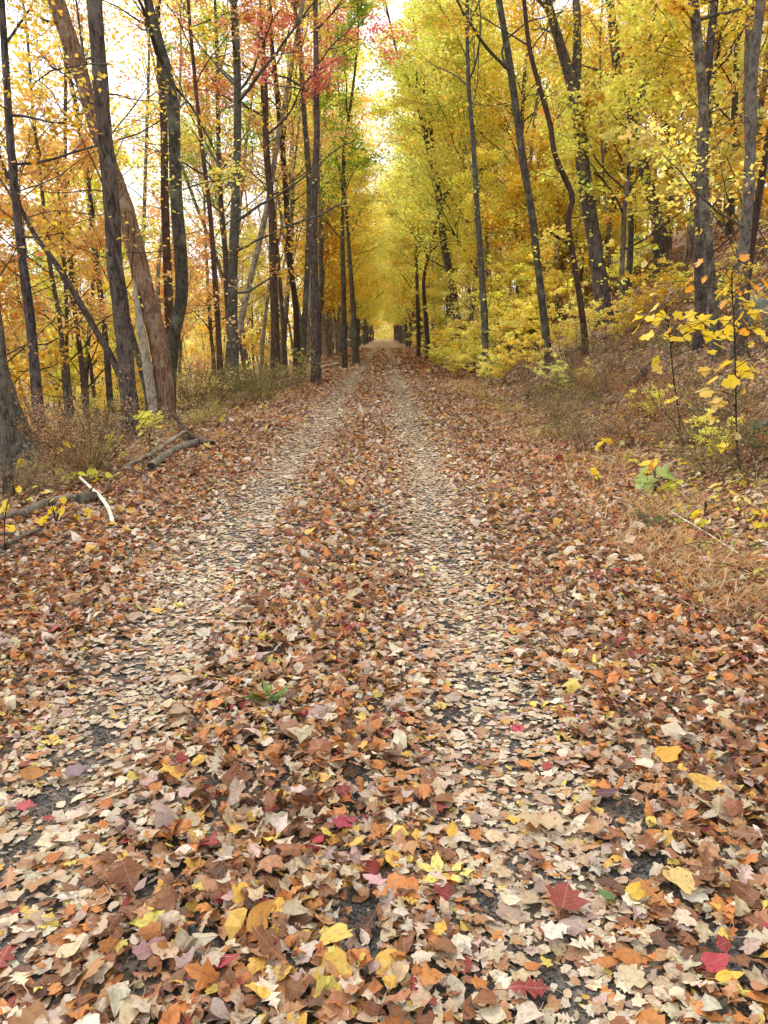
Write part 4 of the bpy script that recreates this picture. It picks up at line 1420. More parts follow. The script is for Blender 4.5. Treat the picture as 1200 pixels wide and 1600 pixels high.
def sapling(name, label, stem, leaves, Y, seed, jitter=.18, wid=4, cat='sapling', lift=1.0, kinds=(0, 1, 2, 3, 4, 2)):
    """stem: [(px, py)] from the foot up; leaves: [(px, py, size px, colour key)]"""
    rng = np.random.default_rng(seed)
    P, R = px_path([(x, y, wid * (1 - .6 * i / len(stem))) for i, (x, y) in enumerate(stem)], Y)
    g = float(zt(P[0, 0], P[0, 1]))
    base = A(P[0, 0], P[0, 1], g)
    P[0, 2] = min(P[0, 2], g - .02)
    if P[0, 2] > g:
        P = np.vstack([base - A(0, 0, .03), P])
        R = np.concatenate([R[:1], R])
    P, R = smooth_path(P, R, .05)
    root = thing(name, label, cat, base)
    V, F = trunk_mesh(P - base, R, 7, .05, .06, 0, seed)
    link('stem', mk_mesh('stem', V, F, mat=M_STEM, smooth=True), root, color=(.7, .6, .55))
    twigs = []
    for (x, y, s, c) in leaves:
        p = at_y(x, y, Y + rng.uniform(-jitter, jitter))
        sz = s / 1200 * ((p - CAMP) @ FWD) * 1.25
        below = P[:, 2] < p[2] + .03
        cand = np.where(below)[0] if below.any() else np.arange(len(P))
        dd = np.linalg.norm(P[cand] - p, axis=1)
        j = cand[max(0, np.argmin(dd) - int(rng.uniform(1, 4)))]
        a = P[j]
        m = (a + p) / 2 + A(rng.normal(0, .01), rng.normal(0, .02), .03 + .02 * rng.random())
        twigs.append(np.stack([a, a * .6 + m * .4 + A(0, 0, .006), m, m * .4 + p * .6 + A(0, 0, .012), p]) - base)
        o = link('leaf', SAPM[kinds[rng.integers(len(kinds))]], root, p - base, A(*YL[c]) * rng.uniform(.88, 1.1))
        dirx = math.atan2(p[1] - a[1] - .25 * rng.random(), p[0] - a[0]) + rng.normal(0, .5)
        o.rotation_euler = (rng.normal(.35, .45), rng.uniform(.15, .95), dirx)
        o.scale = (sz,) * 3
    for tq in twigs:
        V, F = tube_batch(tq[None], np.linspace(.0045, .0018, 5)[None] * min(1.0, Y / 6), 4)
        link('twig', mk_mesh('twig', V, [F], mat=M_STEM, smooth=True), root, color=(.8, .65, .55))


def crop(lst, ox, oy, sc, key='y'):
    out = []
    for q in lst:
        c = q[3] if len(q) > 3 else key
        out.append((ox + q[0] / sc, oy + q[1] / sc, q[2] / sc, c))
    return out


S1 = crop([(770, 770, 95), (880, 790, 110), (960, 790, 75), (800, 870, 95), (735, 790, 60, 'a'), (700, 860, 80, 'a'), (650, 940, 80, 'a'), (600, 930, 60, 'p'), (740, 930, 60, 'a'), (720, 1000, 75, 'a'),
           (700, 1110, 60, 'a'), (760, 1010, 60, 'a'), (690, 1050, 60, 'a'), (890, 930, 40, 'a'), (800, 1270, 80), (850, 1210, 50, 'p'), (760, 1275, 60), (870, 460, 60), (780, 480, 60), (840, 500, 60), (800, 550, 75),
           (760, 590, 50), (800, 600, 55), (890, 560, 75, 'o'), (935, 635, 50), (990, 560, 65), (1020, 590, 70), (950, 440, 60), (935, 380, 50), (880, 355, 60), (960, 340, 50), (780, 290, 70), (730, 330, 60), (760, 385, 60, 'o'),
           (810, 370, 40), (850, 300, 60, 'o'), (890, 315, 50, 'o'), (955, 265, 85, 'o'), (1020, 255, 70, 'o'), (890, 95, 75, 'o'), (610, 125, 60, 'o'), (640, 230, 45, 'o'), (545, 245, 60, 'o'), (550, 290, 50, 'o'),
           (1010, 740, 40, 'p'), (640, 800, 60, 'a'), (900, 500, 40, 'o'), (1010, 430, 55, 'p'), (860, 830, 60), (930, 830, 50)], 940, 380, 4)
sapling('maple_sapling', 'leafy yellow and orange maple sapling on a thin dark stem, nearest on the right bank',
        [(1158, 745), (1152, 700), (1150, 630), (1149, 580), (1148, 530), (1146, 490), (1144, 450), (1146, 420), (1158, 405)], S1, on_ground(1158, 745)[1], 31, .28, 3.4)
S2 = crop([(435, 985, 80), (540, 1005, 80), (335, 740, 70), (350, 790, 65, 'a'), (220, 540, 75), (215, 480, 70), (240, 430, 35), (300, 475, 65), (340, 490, 70), (370, 455, 65), (405, 465, 50, 'a'), (285, 580, 80), (420, 550, 55, 'o'),
           (405, 580, 60), (480, 455, 60), (555, 455, 75), (525, 540, 85), (470, 605, 85), (540, 590, 50), (590, 510, 80), (640, 480, 80), (610, 540, 70), (640, 540, 65), (660, 580, 75), (700, 600, 80), (735, 570, 50), (700, 490, 60),
           (650, 660, 55, 'a'), (690, 685, 60), (735, 645, 65), (600, 710, 40, 'p'), (325, 315, 50, 'p'), (335, 405, 60, 'p')], 940, 380, 4)
sapling('slender_maple_sapling', 'slender sapling with a spread of yellow leaves at its top, left of the nearest one',
        [(1065, 690), (1058, 630), (1053, 595), (1048, 545), (1044, 505), (1039, 475)], S2, on_ground(1065, 690)[1], 32, .25, 3.0)
S3 = crop([(560, 250, 115, 'n'), (600, 275, 90, 'n'), (420, 230, 85, 'n'), (440, 295, 100, 'n'), (400, 310, 70, 'n'), (470, 195, 70, 'o'), (560, 340, 90, 'y'), (590, 330, 80, 'g'), (540, 360, 60, 'y'), (430, 180, 60, 'y'), (500, 170, 50, 'y')], 900, 680, 4)
sapling('green_seedling', 'low seedling with broad fresh green leaves at the foot of the right bank', [(1025, 775), (1022, 760), (1020, 748)], S3, on_ground(1025, 775)[1], 33, .12, 2.5, 'seedling')
S4 = [(227, 653, 24, 'g'), (236, 667, 26, 'g'), (221, 677, 14, 'g'), (249, 654, 15, 'g'), (218, 668, 12, 'g'), (249, 646, 10, 'g'), (240, 660, 16, 'g'), (228, 662, 18, 'g')]
sapling('pale_seedling', 'small seedling with a tuft of pale yellow-green leaves beside the dark straight trunk', [(236, 712), (234, 690), (233, 668)], S4, 9.2, 34, .1, 2, 'seedling')
S5 = [(174, 682, 14, 'g'), (170, 694, 18, 'g'), (187, 690, 14, 'g'), (187, 702, 16, 'g'), (194, 709, 12, 'g'), (167, 682, 9, 'g'), (183, 721, 10, 'g'), (178, 692, 14, 'g')]
sapling('verge_seedling', 'yellow-green seedling just left of the dark straight trunk foot', [(182, 742), (181, 715), (180, 695)], S5, 9.0, 35, .1, 2, 'seedling')
S6 = [(81, 782, 9, 'y'), (99, 782, 10, 'y'), (81, 798, 14, 'y'), (67, 813, 16, 'y'), (96, 800, 13, 'y'), (107, 790, 9, 'o'), (122, 811, 16, 'y'), (99, 792, 9, 'o'), (138, 801, 15, 'y'), (109, 824, 14, 'y')]
sapling('log_seedling', 'yellow seedling growing in front of the thick grey log at left', [(88, 824), (86, 808), (84, 795)], S6, on_ground(88, 826)[1], 36, .15, 2, 'seedling')
S7 = [(33, 725, 15, 'y'), (52, 731, 15, 'g'), (63, 732, 12, 'g'), (98, 702, 13, 'y'), (105, 695, 13, 'y'), (93, 707, 10, 'y'), (130, 688, 11, 'a'), (114, 696, 9, 'y')]
sapling('thin_seedling', 'thin seedling with a few scattered yellow leaves in the brown brush at left', [(85, 760), (84, 735), (88, 712), (98, 698)], S7, 8.2, 37, .2, 2, 'seedling')
S8 = [(116, 745, 18, 'g'), (99, 748, 14, 'g'), (145, 737, 14, 'g'), (130, 741, 13, 'g'), (93, 736, 12, 'g'), (170, 743, 10, 'g'), (108, 742, 14, 'g'), (123, 750, 12, 'g'), (150, 741, 12, 'g')]
sapling('low_seedling', 'low yellow-green seedling behind the long thin fallen branch at left', [(122, 768), (121, 756), (122, 745)], S8, 7.8, 38, .2, 2, 'seedling')
S9 = [(6, 792, 24, 'y'), (12, 797, 18, 'g'), (4, 872, 20, 'y'), (10, 880, 16, 'g'), (16, 826, 18, 'y'), (24, 829, 14, 'y'), (30, 765, 12, 'y')]
sapling('edge_seedling', 'yellow seedling at the left edge of the picture among the piled branches', [(8, 890), (7, 850), (8, 800)], S9, 5.2, 39, .12, 2, 'seedling')
S10 = [(946, 688, 16, 'y'), (938, 694, 15, 'y'), (950, 690, 13, 'y'), (933, 700, 12, 'y'), (956, 692, 9, 'y')]
sapling('tuft_seedling', 'tiny seedling with five yellow leaves at the right edge of the leaf carpet', [(943, 712), (943, 700), (943, 693)], S10, on_ground(943, 712)[1], 40, .06, 1.6, 'seedling')

# seedlings with small yellow leaves strewn over the banks
rg = np.random.default_rng(123)


def small_seedlings(spots, where):
    for k, (px, py) in enumerate(spots):
        g = on_ground(px, py, 40)
        root = thing('leafy_seedling', f'tiny yellow-leaved seedling {where}', 'seedling', g, f'tiny seedlings {where}')
        tops = []
        for q in range(rg.integers(4, 8)):
            a = rg.uniform(0, 6.28)
            h = rg.uniform(.06, .22)
            tip = A(math.cos(a) * .12 * rg.random(), math.sin(a) * .12 * rg.random(), h)
            tops.append(np.stack([A(0, 0, -.02), tip * A(.4, .4, .6), tip]))
            o = link('leaf', SAPM[rg.integers(6)], root, tip, A(*YL[rg.choice(list('yyggp'))]) * rg.uniform(.8, 1.05))
            o.rotation_euler = (rg.normal(0, .4), rg.uniform(0, .7), a)
            o.scale = (rg.uniform(.05, .09),) * 3
        for tq in tops:
            V, F = tube_batch(tq[None], np.full((1, 3), .002), 3)
            link('stem', mk_mesh('stem', V, [F], mat=M_STEM), root)


small_seedlings([(975, 660), (1010, 690), (1040, 720), (990, 730), (1075, 745), (1095, 730), (1110, 720), (1080, 770), (1130, 790), (1160, 820), (1040, 790), (1100, 840), (890, 620), (870, 600), (985, 565), (1000, 560), (1180, 840), (1010, 770), (940, 760), (1150, 770)], 'on the leafy right bank')
small_seedlings([(380, 640), (400, 625), (420, 620), (440, 612), (410, 650), (470, 596), (488, 596), (150, 760), (60, 790), (320, 720), (350, 668), (370, 650)], 'on the left verge')

# ------------------------------------------------------------------ ferns and the weed on the trail
def frond(rng, L, az, el, n=11):
    P = []
    d = A(math.cos(az) * math.cos(el), math.sin(az) * math.cos(el), math.sin(el))
    p = A(0, 0, 0)
    for j in range(n + 1):
        P.append(p)
        p = p + d * L / n
        d = norm(d - A(0, 0, .11))
    P = np.array(P)
    side = norm(np.cross(d, A(0, 0, 1)))
    V, F = tube_batch(P[None], np.linspace(.003, .001, n + 1)[None], 3)
    Vs, T, o = [V], [np.concatenate([F[:, [0, 1, 2]], F[:, [0, 2, 3]]])], len(V)
    for j in range(1, n + 1):
        w = L * .26 * math.sin(math.pi * (j + .6) / (n + 2)) ** .8
        for s in (-1, 1):
            a = P[j]
            fw = norm(P[j] - P[j - 1])
            b = a + (side * s * .9 + fw * .35) * w + A(0, 0, -.15 * w)
            c = (a + b) / 2 + fw * L * .035
            e = (a + b) / 2 - fw * L * .035
            Vs.append(np.stack([a, e, b, c]))
            T.append(np.array([(0, 1, 2), (0, 2, 3)]) + o)
            o += 4
    return np.concatenate(Vs), np.concatenate(T)


def fern(px, py, L, col, label, seed):
    rng = np.random.default_rng(seed)
    g = on_ground(px, py, 40)
    root = thing('fern', label, 'fern', g)
    for q in range(9):
        V, F = frond(rng, L * rng.uniform(.7, 1.1), q * .7 + rng.normal(0, .2), rng.uniform(.7, 1.2))
        link('frond', mk_mesh('frond', V, [F], mat=M_FOL), root, color=A(*col) * rng.uniform(.85, 1.1))


fern(884, 606, .55, (.42, .46, .14), 'pale yellow-green fern on the bank right of the slim lichen-spotted trunk', 1)
fern(850, 618, .5, (.34, .38, .10), 'yellowing fern low on the bank below the slim lichen-spotted trunk', 2)
fern(1096, 650, .34, (.09, .17, .07), 'blue-green fern beneath the nearest yellow maple sapling', 3)
fern(1190, 712, .40, (.10, .19, .06), 'dark green fern at the right edge below the dark log', 4)
fern(1015, 825, .22, (.13, .17, .07), 'small grey-green fern where the leaf carpet meets the right bank', 5)
fern(1090, 690, .32, (.30, .36, .10), 'pale green fern between the two maple saplings', 6)
fern(900, 590, .5, (.36, .38, .12), 'pale fern behind the other two by the slim lichen-spotted trunk', 7)

rng = np.random.default_rng(6)
g = on_ground(422, 1112)
root = thing('green_weed', 'small green weed with narrow leaves growing in the middle of the trail', 'weed', g)
for q in range(15):
    a = rng.uniform(0, 6.28)
    o = link('blade', SAPM[5], root, A(math.cos(a) * .035, math.sin(a) * .035, .07), A(.14, .20, .05) * rng.uniform(.7, 1.6))
    o.rotation_euler = (rng.normal(0, .5), -rng.uniform(-.1, .5), a)
    s = rng.uniform(.08, .14)
    o.scale = (s, s * .45, s)

# dry grass along the right edge and the left verge
rg = np.random.default_rng(55)
GP = []


def grass_at(cx, cy, n, rad):
    a = rg.uniform(0, 6.28, n)
    r = rad * np.sqrt(rg.random(n))
    GP.append(np.stack([cx + r * np.cos(a), cy + r * np.sin(a) * 1.3], 1))


for px, py, n, r in ((1080, 880, 900, .42), (1000, 850, 300, .36), (1150, 920, 400, .4), (950, 800, 350, .4), (900, 760, 350, .45), (870, 720, 350, .45), (830, 690, 400, .5), (800, 660, 600, .6), (770, 640, 600, .7), (740, 615, 600, .8), (1050, 800, 600, .35),
                     (1180, 960, 500, .3), (930, 730, 500, .5), (390, 650, 400, .5), (420, 625, 400, .6), (330, 690, 300, .4), (720, 605, 500, .9)):
    g = on_ground(px, py)
    grass_at(g[0], g[1], n, r)
for n_g, xa, xb, ya, yb in ((4200, 1.95, 2.9, 5.5, 26), (2200, 2.6, 5.0, 5.0, 16), (3000, -3.7, -2.9, 6.5, 28), (2200, -5.2, -3.4, 6, 14)):
    q_ = np.stack([rg.uniform(xa, xb, n_g), rg.uniform(ya, yb, n_g)], 1)
    GP.append(q_[vnoise(q_[:, 0] * 1.3 + 7, q_[:, 1] * 1.1) > .38])
GP = np.concatenate(GP)
n = len(GP)
p0 = np.stack([GP[:, 0], GP[:, 1], zt(GP[:, 0], GP[:, 1]) + .01], 1)
az = rg.uniform(0, 6.28, n)
L = rg.uniform(.08, .26, n)
d = np.stack([np.cos(az), np.sin(az), rg.uniform(.15, 1.0, n)], 1)
p1 = p0 + d * (L * .5)[:, None]
d2 = norm(d + np.stack([rg.normal(0, .6, n), rg.normal(0, .6, n), -rg.uniform(.3, 1.0, n)], 1))
p2 = p1 + d2 * (L * .6)[:, None]
p2[:, 2] = np.maximum(p2[:, 2], zt(p2[:, 0], p2[:, 1]) + .02)
wv = np.stack([-np.sin(az), np.cos(az), np.zeros(n)], 1) * (.0042 * (1 + np.clip(GP[:, 1] - 8, 0, 14) * .06))[:, None]
V = np.stack([p0 - wv, p0 + wv, p1 - wv * .8, p1 + wv * .8, p2], 1).reshape(-1, 3)
F4 = (np.arange(n) * 5)[:, None] + np.array([0, 1, 3, 2])[None]
F3 = (np.arange(n) * 5)[:, None] + np.array([2, 3, 4])[None]
gc = A([.52, .28, .11], [.60, .40, .19], [.46, .24, .10], [.68, .54, .32])[rg.integers(0, 4, n)] * rg.uniform(.7, 1.25, (n, 1))
tag(link('dry_grass', mk_mesh('dry_grass', V, [F4, F3], np.repeat(gc, 5, 0), np.zeros((len(V), 3)), M_FOL)), 'dry reddish-tan grass tangled along the trail edge', kind='stuff')

# fine twigs and low leafy growth strewn over the banks
n = 3000
tx_ = np.where(rg.random(n) < .7, rg.uniform(2.1, 11, n), -rg.uniform(2.9, 7, n))
ty_ = rg.uniform(3.5, 22, n)
az = rg.uniform(0, 6.28, n)
L = rg.uniform(.1, .5, n)
dv = np.stack([np.cos(az), np.sin(az)], 1) * (L / 2)[:, None]
pp = []
for q, b in ((-1, .012), (0, .05), (1, .02)):
    X, Y_ = tx_ + q * dv[:, 0], ty_ + q * dv[:, 1]
    pp.append(np.stack([X, Y_, zt(X, Y_) + .03 + b * rg.random(n) * 2], 1))
V, F = tube_batch(np.stack(pp, 1), np.tile([1, .8, .4], (n, 1)) * rg.uniform(.002, .006, (n, 1)), 3)
tag(link('twig_litter', mk_mesh('twig_litter', V, [F], mat=M_STEM)), 'dead twigs strewn over both banks', kind='stuff')
n = 15000
gx = np.where(rg.random(n) < .62, 2.1 + rg.random(n) ** 1.3 * 7, -3.0 - rg.random(n) * 3.2)
gy = rg.uniform(4, 24, n)
ok = vnoise(gx * .9 + 20, gy * .8) > .52
gx, gy = gx[ok], gy[ok]
n = len(gx)
gcol = A([.50, .50, .08], [.70, .56, .08], [.26, .34, .08], [.40, .38, .10])[rg.integers(0, 4, n)] * rg.uniform(.75, 1.15, (n, 1))
gl = Leaves()
gl.add(*leaf_batch(*DIA, np.stack([gx, gy, zt(gx, gy) + rg.uniform(.04, .20, n)], 1), rg.uniform(.025, .06, n), rotmats(rg.uniform(0, 6.28, n), rg.normal(0, .4, n), rg.normal(0, .4, n)), (rg.normal(0, 1, n), rg.normal(0, 1, n), np.zeros(n)), gcol, False, rg))
tag(link('ground_cover', gl.mesh('ground_cover', M_FOL)), 'low yellow-green leafy growth on the banks', kind='stuff')

# ------------------------------------------------------------------ fallen logs, branches, stump, stones
def log(name, label, pts, bark, seed, tint=1.0, lift=.0, cut=False, group=None, follow=True, cat='log'):
    """pts: [(px, py, width px)]; lies on the terrain under these spots; a 4th value lifts that point (m)"""
    P, R = [], []
    for q in pts:
        g = on_ground(q[0], q[1], 45)
        r = q[2] / 2 / 1200 * ((g - CAMP) @ FWD)
        r *= .72
        P.append(g + A(0, 0, r * .8 + .035 + lift + (q[3] if len(q) > 3 else 0)))
        R.append(r)
    P, R = smooth_path(P, R, .05)
    base = A(P[len(P) // 2][0], P[len(P) // 2][1], float(zt(P[len(P) // 2][0], P[len(P) // 2][1])))
    root = thing(name, label, cat, base, group)
    V, F = trunk_mesh(P - base, R, 12, .09, .10, 0, seed, cap=True)
    link('shaft', mk_mesh('shaft', V, F, mat=BARK[bark], smooth=True), root, color=A(1.5, 1.42, 1.3) * tint)
    rng = np.random.default_rng(seed)
    for q in range(2 if R.max() > .03 else 0):                     # broken stubs
        j = rng.integers(len(P) // 4, len(P) - 2)
        d = norm(rng.normal(size=3) + A(0, 0, .8))
        sp = np.stack([P[j], P[j] + d * R[j] * 1.5, P[j] + d * R[j] * 2.4 + A(0, 0, .005)]) - base
        sp, sr = smooth_path(sp, A(R[j] * .24, R[j] * .18, R[j] * .08), .02)
        V, F = trunk_mesh(sp, sr, 6, .08, .05, 0, seed + q, cap=True)
        link('stub', mk_mesh('stub', V, F, mat=BARK[bark], smooth=True), root, color=(tint, tint, tint))
    if cut:
        d = norm(P[0] - P[1])
        th = np.arange(14) * 2 * math.pi / 14
        u = norm(np.cross(d, A(0, 0, 1)))
        w = np.cross(u, d)
        rr = R[0] * .93 * (1 + .06 * np.sin(th * 3))
        ring = P[0] + d * .004 + rr[:, None] * (np.cos(th)[:, None] * u + np.sin(th)[:, None] * w)
        inner = P[0] - d * R[0] * .9 + .45 * rr[:, None] * (np.cos(th)[:, None] * u + np.sin(th)[:, None] * w)
        V = np.concatenate([ring, inner + d * R[0] * 1.1 * 0 + d * (R[0] * .9 + .003), (P[0] + d * .002)[None]]) - base
        j = np.arange(14)
        j2 = (j + 1) % 14
        link('cut_end', mk_mesh('cut_end', V, [np.stack([j, j2, 14 + j2, 14 + j], 1), np.stack([14 + j, 14 + j2, np.full(14, 28)], 1)], mat=M_CUT), root)
    return root


log('rotten_log', 'grey log with a dark hollow cut end facing the trail, by the dark straight trunk', [(237, 739, 19), (258, 722, 18), (283, 708, 18), (318, 697, 17)], 'grey', 1, .9, cut=True)
log('pale_branch', 'long pale fallen branch lying across the grey hollow-ended log', [(192, 738, 7), (235, 724, 9, .05), (261, 712, 9, .10), (290, 694, 8, .12)], 'grey', 2, 1.4, cat='branch')
log('broken_branch', 'brown broken branch propped up at an angle against the crooked mossy trunk', [(322, 702, 10), (300, 697, 9, .10), (287, 692, 9, .16), (276, 690, 8, .32), (266, 688, 7, .42)], 'red', 3, .7, cat='branch')
log('dark_log', 'dark log end just right of the hollow-ended log', [(332, 702, 15), (312, 697, 15), (290, 692, 13)], 'dark', 4, .8, cut=True)
log('long_thin_branch', 'long thin bent branch lying from the grey log towards the hollow-ended log', [(91, 776, 5), (127, 764, 5, .03), (170, 757, 6, .05), (195, 751, 5, .08), (241, 758, 2, .02)], 'twig', 5, 1.3, cat='branch')
log('white_branch', 'bleached white branch lying at the edge of the leaf carpet', [(126, 762, 6, .06), (141, 776, 7, .05), (156, 789, 8, .04), (170, 806, 9, .02), (177, 826, 10)], 'pale', 6, 1.0, cat='branch')
log('thick_grey_log', 'thick short grey log among branches at the lower left', [(33, 817, 20), (68, 799, 19), (112, 786, 15)], 'grey', 7, .8)
log('edge_log', 'grey log running out of the picture at the left edge, above two thin branches', [(-40, 838, 18), (0, 824, 17), (28, 811, 15)], 'grey', 8, .7)
log('upper_thin_branch', 'upper of two parallel thin branches at the lower left edge', [(-30, 850, 10), (0, 845, 10), (30, 843, 9), (57, 838, 8)], 'grey', 9, .9, cat='branch')
log('lower_thin_branch', 'lower of two converging thin branches at the lower left edge', [(4, 868, 10, .02), (34, 853, 10, .02), (63, 840, 8, .02)], 'grey', 10, .75, cat='branch')
log('dark_twig', 'short dark stick at the left edge beneath the two thin branches', [(-20, 862, 7), (0, 869, 6), (26, 879, 5)], 'dark', 11, .8, cat='branch')
log('mossy_log', 'short mossy log chunk behind the bleached white branch', [(124, 795, 24), (138, 790, 26), (152, 788, 20)], 'lichen', 12, .8)
log('short_stick', 'short brown stick right of the bleached white branch', [(162, 782, 5), (168, 772, 6, .03), (173, 763, 5, .05)], 'twig', 13, 1.2, cat='branch')
log('grey_verge_pole', 'thin pole lying among the brush left of the white branch', [(8, 790, 6), (40, 786, 6), (80, 778, 5)], 'grey', 20, .9, cat='branch')
log('pile_log', 'long grey log at the foot of the red-crowned maple on the left verge', [(424, 606, 6), (440, 600, 7), (458, 594, 6)], 'pale', 14, .6)
log('pile_branch', 'grey branch of the log pile left of the tall verge trunk', [(460, 606, 6), (474, 598, 6), (486, 590, 5)], 'grey', 15, .9, cat='branch')
log('verge_log', 'pale weathered log behind the tall verge trunk', [(499, 580, 8), (513, 576, 9), (529, 572, 7)], 'pale', 16, .6)
log('far_verge_branch', 'short pale branch between the red-crowned maple and verge trunk', [(470, 590, 5), (482, 584, 5), (496, 580, 4)], 'pale', 17, .7, cat='branch')
log('thicket_log', 'dark rotten log lying under the yellow thicket on the right', [(735, 584, 16), (752, 580, 15), (775, 580, 11)], 'dark', 18, 1.0)
log('right_edge_log', 'thick dark log at the right edge beside the nearest maple sapling', [(1183, 690, 36), (1215, 676, 40), (1260, 660, 40)], 'dark', 19, .7, cut=True)
log('pale_stalk', 'pale straight stalk lying at the right edge of the leaf carpet', [(1045, 811, 3), (1095, 842, 3.5), (1152, 880, 3)], 'pale', 21, .9, lift=.03, cat='stalk')
rg = np.random.default_rng(321)
for k, (a, b) in enumerate((((1035, 489), (1100, 472)), ((940, 534), (990, 521)), ((1020, 470), (1075, 455)), ((960, 500), (1000, 470)), ((1110, 430), (1190, 415)), ((1100, 455), (1180, 400)), ((880, 560), (920, 540)),
                            ((1040, 420), (1085, 440)), ((985, 610), (1020, 630)), ((1060, 520), (1090, 560)), ((900, 520), (950, 490)), ((1120, 470), (1195, 455)), ((870, 640), (900, 610)), ((1130, 600), (1180, 580)))):
    w = rg.uniform(3, 6)
    mid = ((a[0] + b[0]) / 2 + rg.normal(0, 4), (a[1] + b[1]) / 2 + rg.normal(0, 3))
    log('fallen_branch', 'dark dead branch lying on the wooded right bank', [(*a, w), (*mid, w * .9, .05), (*b, w * .6, .02)], ['dark', 'twig', 'grey'][k % 3], 60 + k, 1.0, cat='branch', group='dead branches on the right bank')

# stump: a splintered, slanting remnant
g = on_ground(995, 603)
P, R = smooth_path(np.stack([g + A(-.06, 0, -.06), g + A(.06, .0, .14), g + A(.17, .02, .30), g + A(.22, .02, .40)]), A(.11, .09, .06, .015), .03)
root = thing('broken_stump', 'dark splintered stump slanting on the bank left of the slender sapling', 'stump', g)
V, F = trunk_mesh(P - g, R, 12, .25, .2, .2, 4, cap=True)
link('shaft', mk_mesh('shaft', V, F, mat=BARK['dark'], smooth=False), root, color=(.6, .55, .5))
for q in range(3):
    P, R = smooth_path(np.stack([g + A(.02 * q, .03 * q - .03, 0), g + A(.14 + .02 * q, .03 * q, .22 + .03 * q), g + A(.20 + .03 * q, .04 * q, .33 + .05 * q)]), A(.03, .02, .004), .03)
    V, F = trunk_mesh(P - g, R, 5, .2, .2, 0, q)
    link('splinter', mk_mesh('splinter', V, F, mat=BARK['dark']), root, color=(.8, .7, .6))
g = on_ground(1101, 806)
P, R = smooth_path(np.stack([g - A(0, 0, .03), g + A(.005, 0, .05), g + A(.0, .0, .115)]), A(.014, .012, .010), .02)
root = thing('stick_stub', 'short dark stub of a cut sapling standing at the bank foot', 'stub', g)
V, F = trunk_mesh(P - g, R, 7, .1, .1, 0, 9, cap=True)
link('stub', mk_mesh('stub', V, F, mat=BARK['dark']), root, color=(.6, .5, .45))


def boulder(px, py, w, label, seed):
    g = on_ground(px, py, 40)
    s = w / 1200 * ((g - CAMP) @ FWD) / 2
    n, m = 18, 12
    th = np.linspace(0, 2 * math.pi, n, endpoint=False)[None]
    ph = np.linspace(.05, math.pi - .05, m)[:, None]
    d = np.stack([np.sin(ph) * np.cos(th), np.sin(ph) * np.sin(th), np.cos(ph) + 0 * th], -1)
    r = 1 + .5 * (vnoise(d[..., 0] * 1.6 + seed, d[..., 1] * 1.6 + d[..., 2] * 1.3) - .5) + .15 * (vnoise(d[..., 0] * 5 + seed, d[..., 2] * 5 + d[..., 1] * 4) - .5)
    V = d * r[..., None] * s * A(1.1, .9, .62)
    idx = np.arange(n * m).reshape(m, n)
    F = np.stack([idx[:-1], np.roll(idx, -1, 1)[:-1], np.roll(idx, -1, 1)[1:], idx[1:]], -1).reshape(-1, 4)
    V = np.concatenate([V.reshape(-1, 3), V[0].mean(0)[None], V[-1].mean(0)[None]])
    j = np.arange(n)
    T = np.concatenate([np.stack([np.full(n, n * m), (j + 1) % n, j], 1), np.stack([np.full(n, n * m + 1), (m - 1) * n + j, (m - 1) * n + (j + 1) % n], 1)])
    o = link('boulder', mk_mesh('boulder', V, [F, T], mat=M_ROCK, smooth=True), loc=g + A(0, 0, s * .22))
    tag(o, label, 'boulder')


boulder(1188, 486, 46, 'upper grey-green mossy boulder at the right edge behind the maple sapling', 3)
boulder(1180, 512, 44, 'lower grey-green mossy boulder at the right edge behind the maple sapling', 9)
boulder(866, 556, 10, 'small pale stone beside the foot of the slim lichen-spotted trunk', 5)

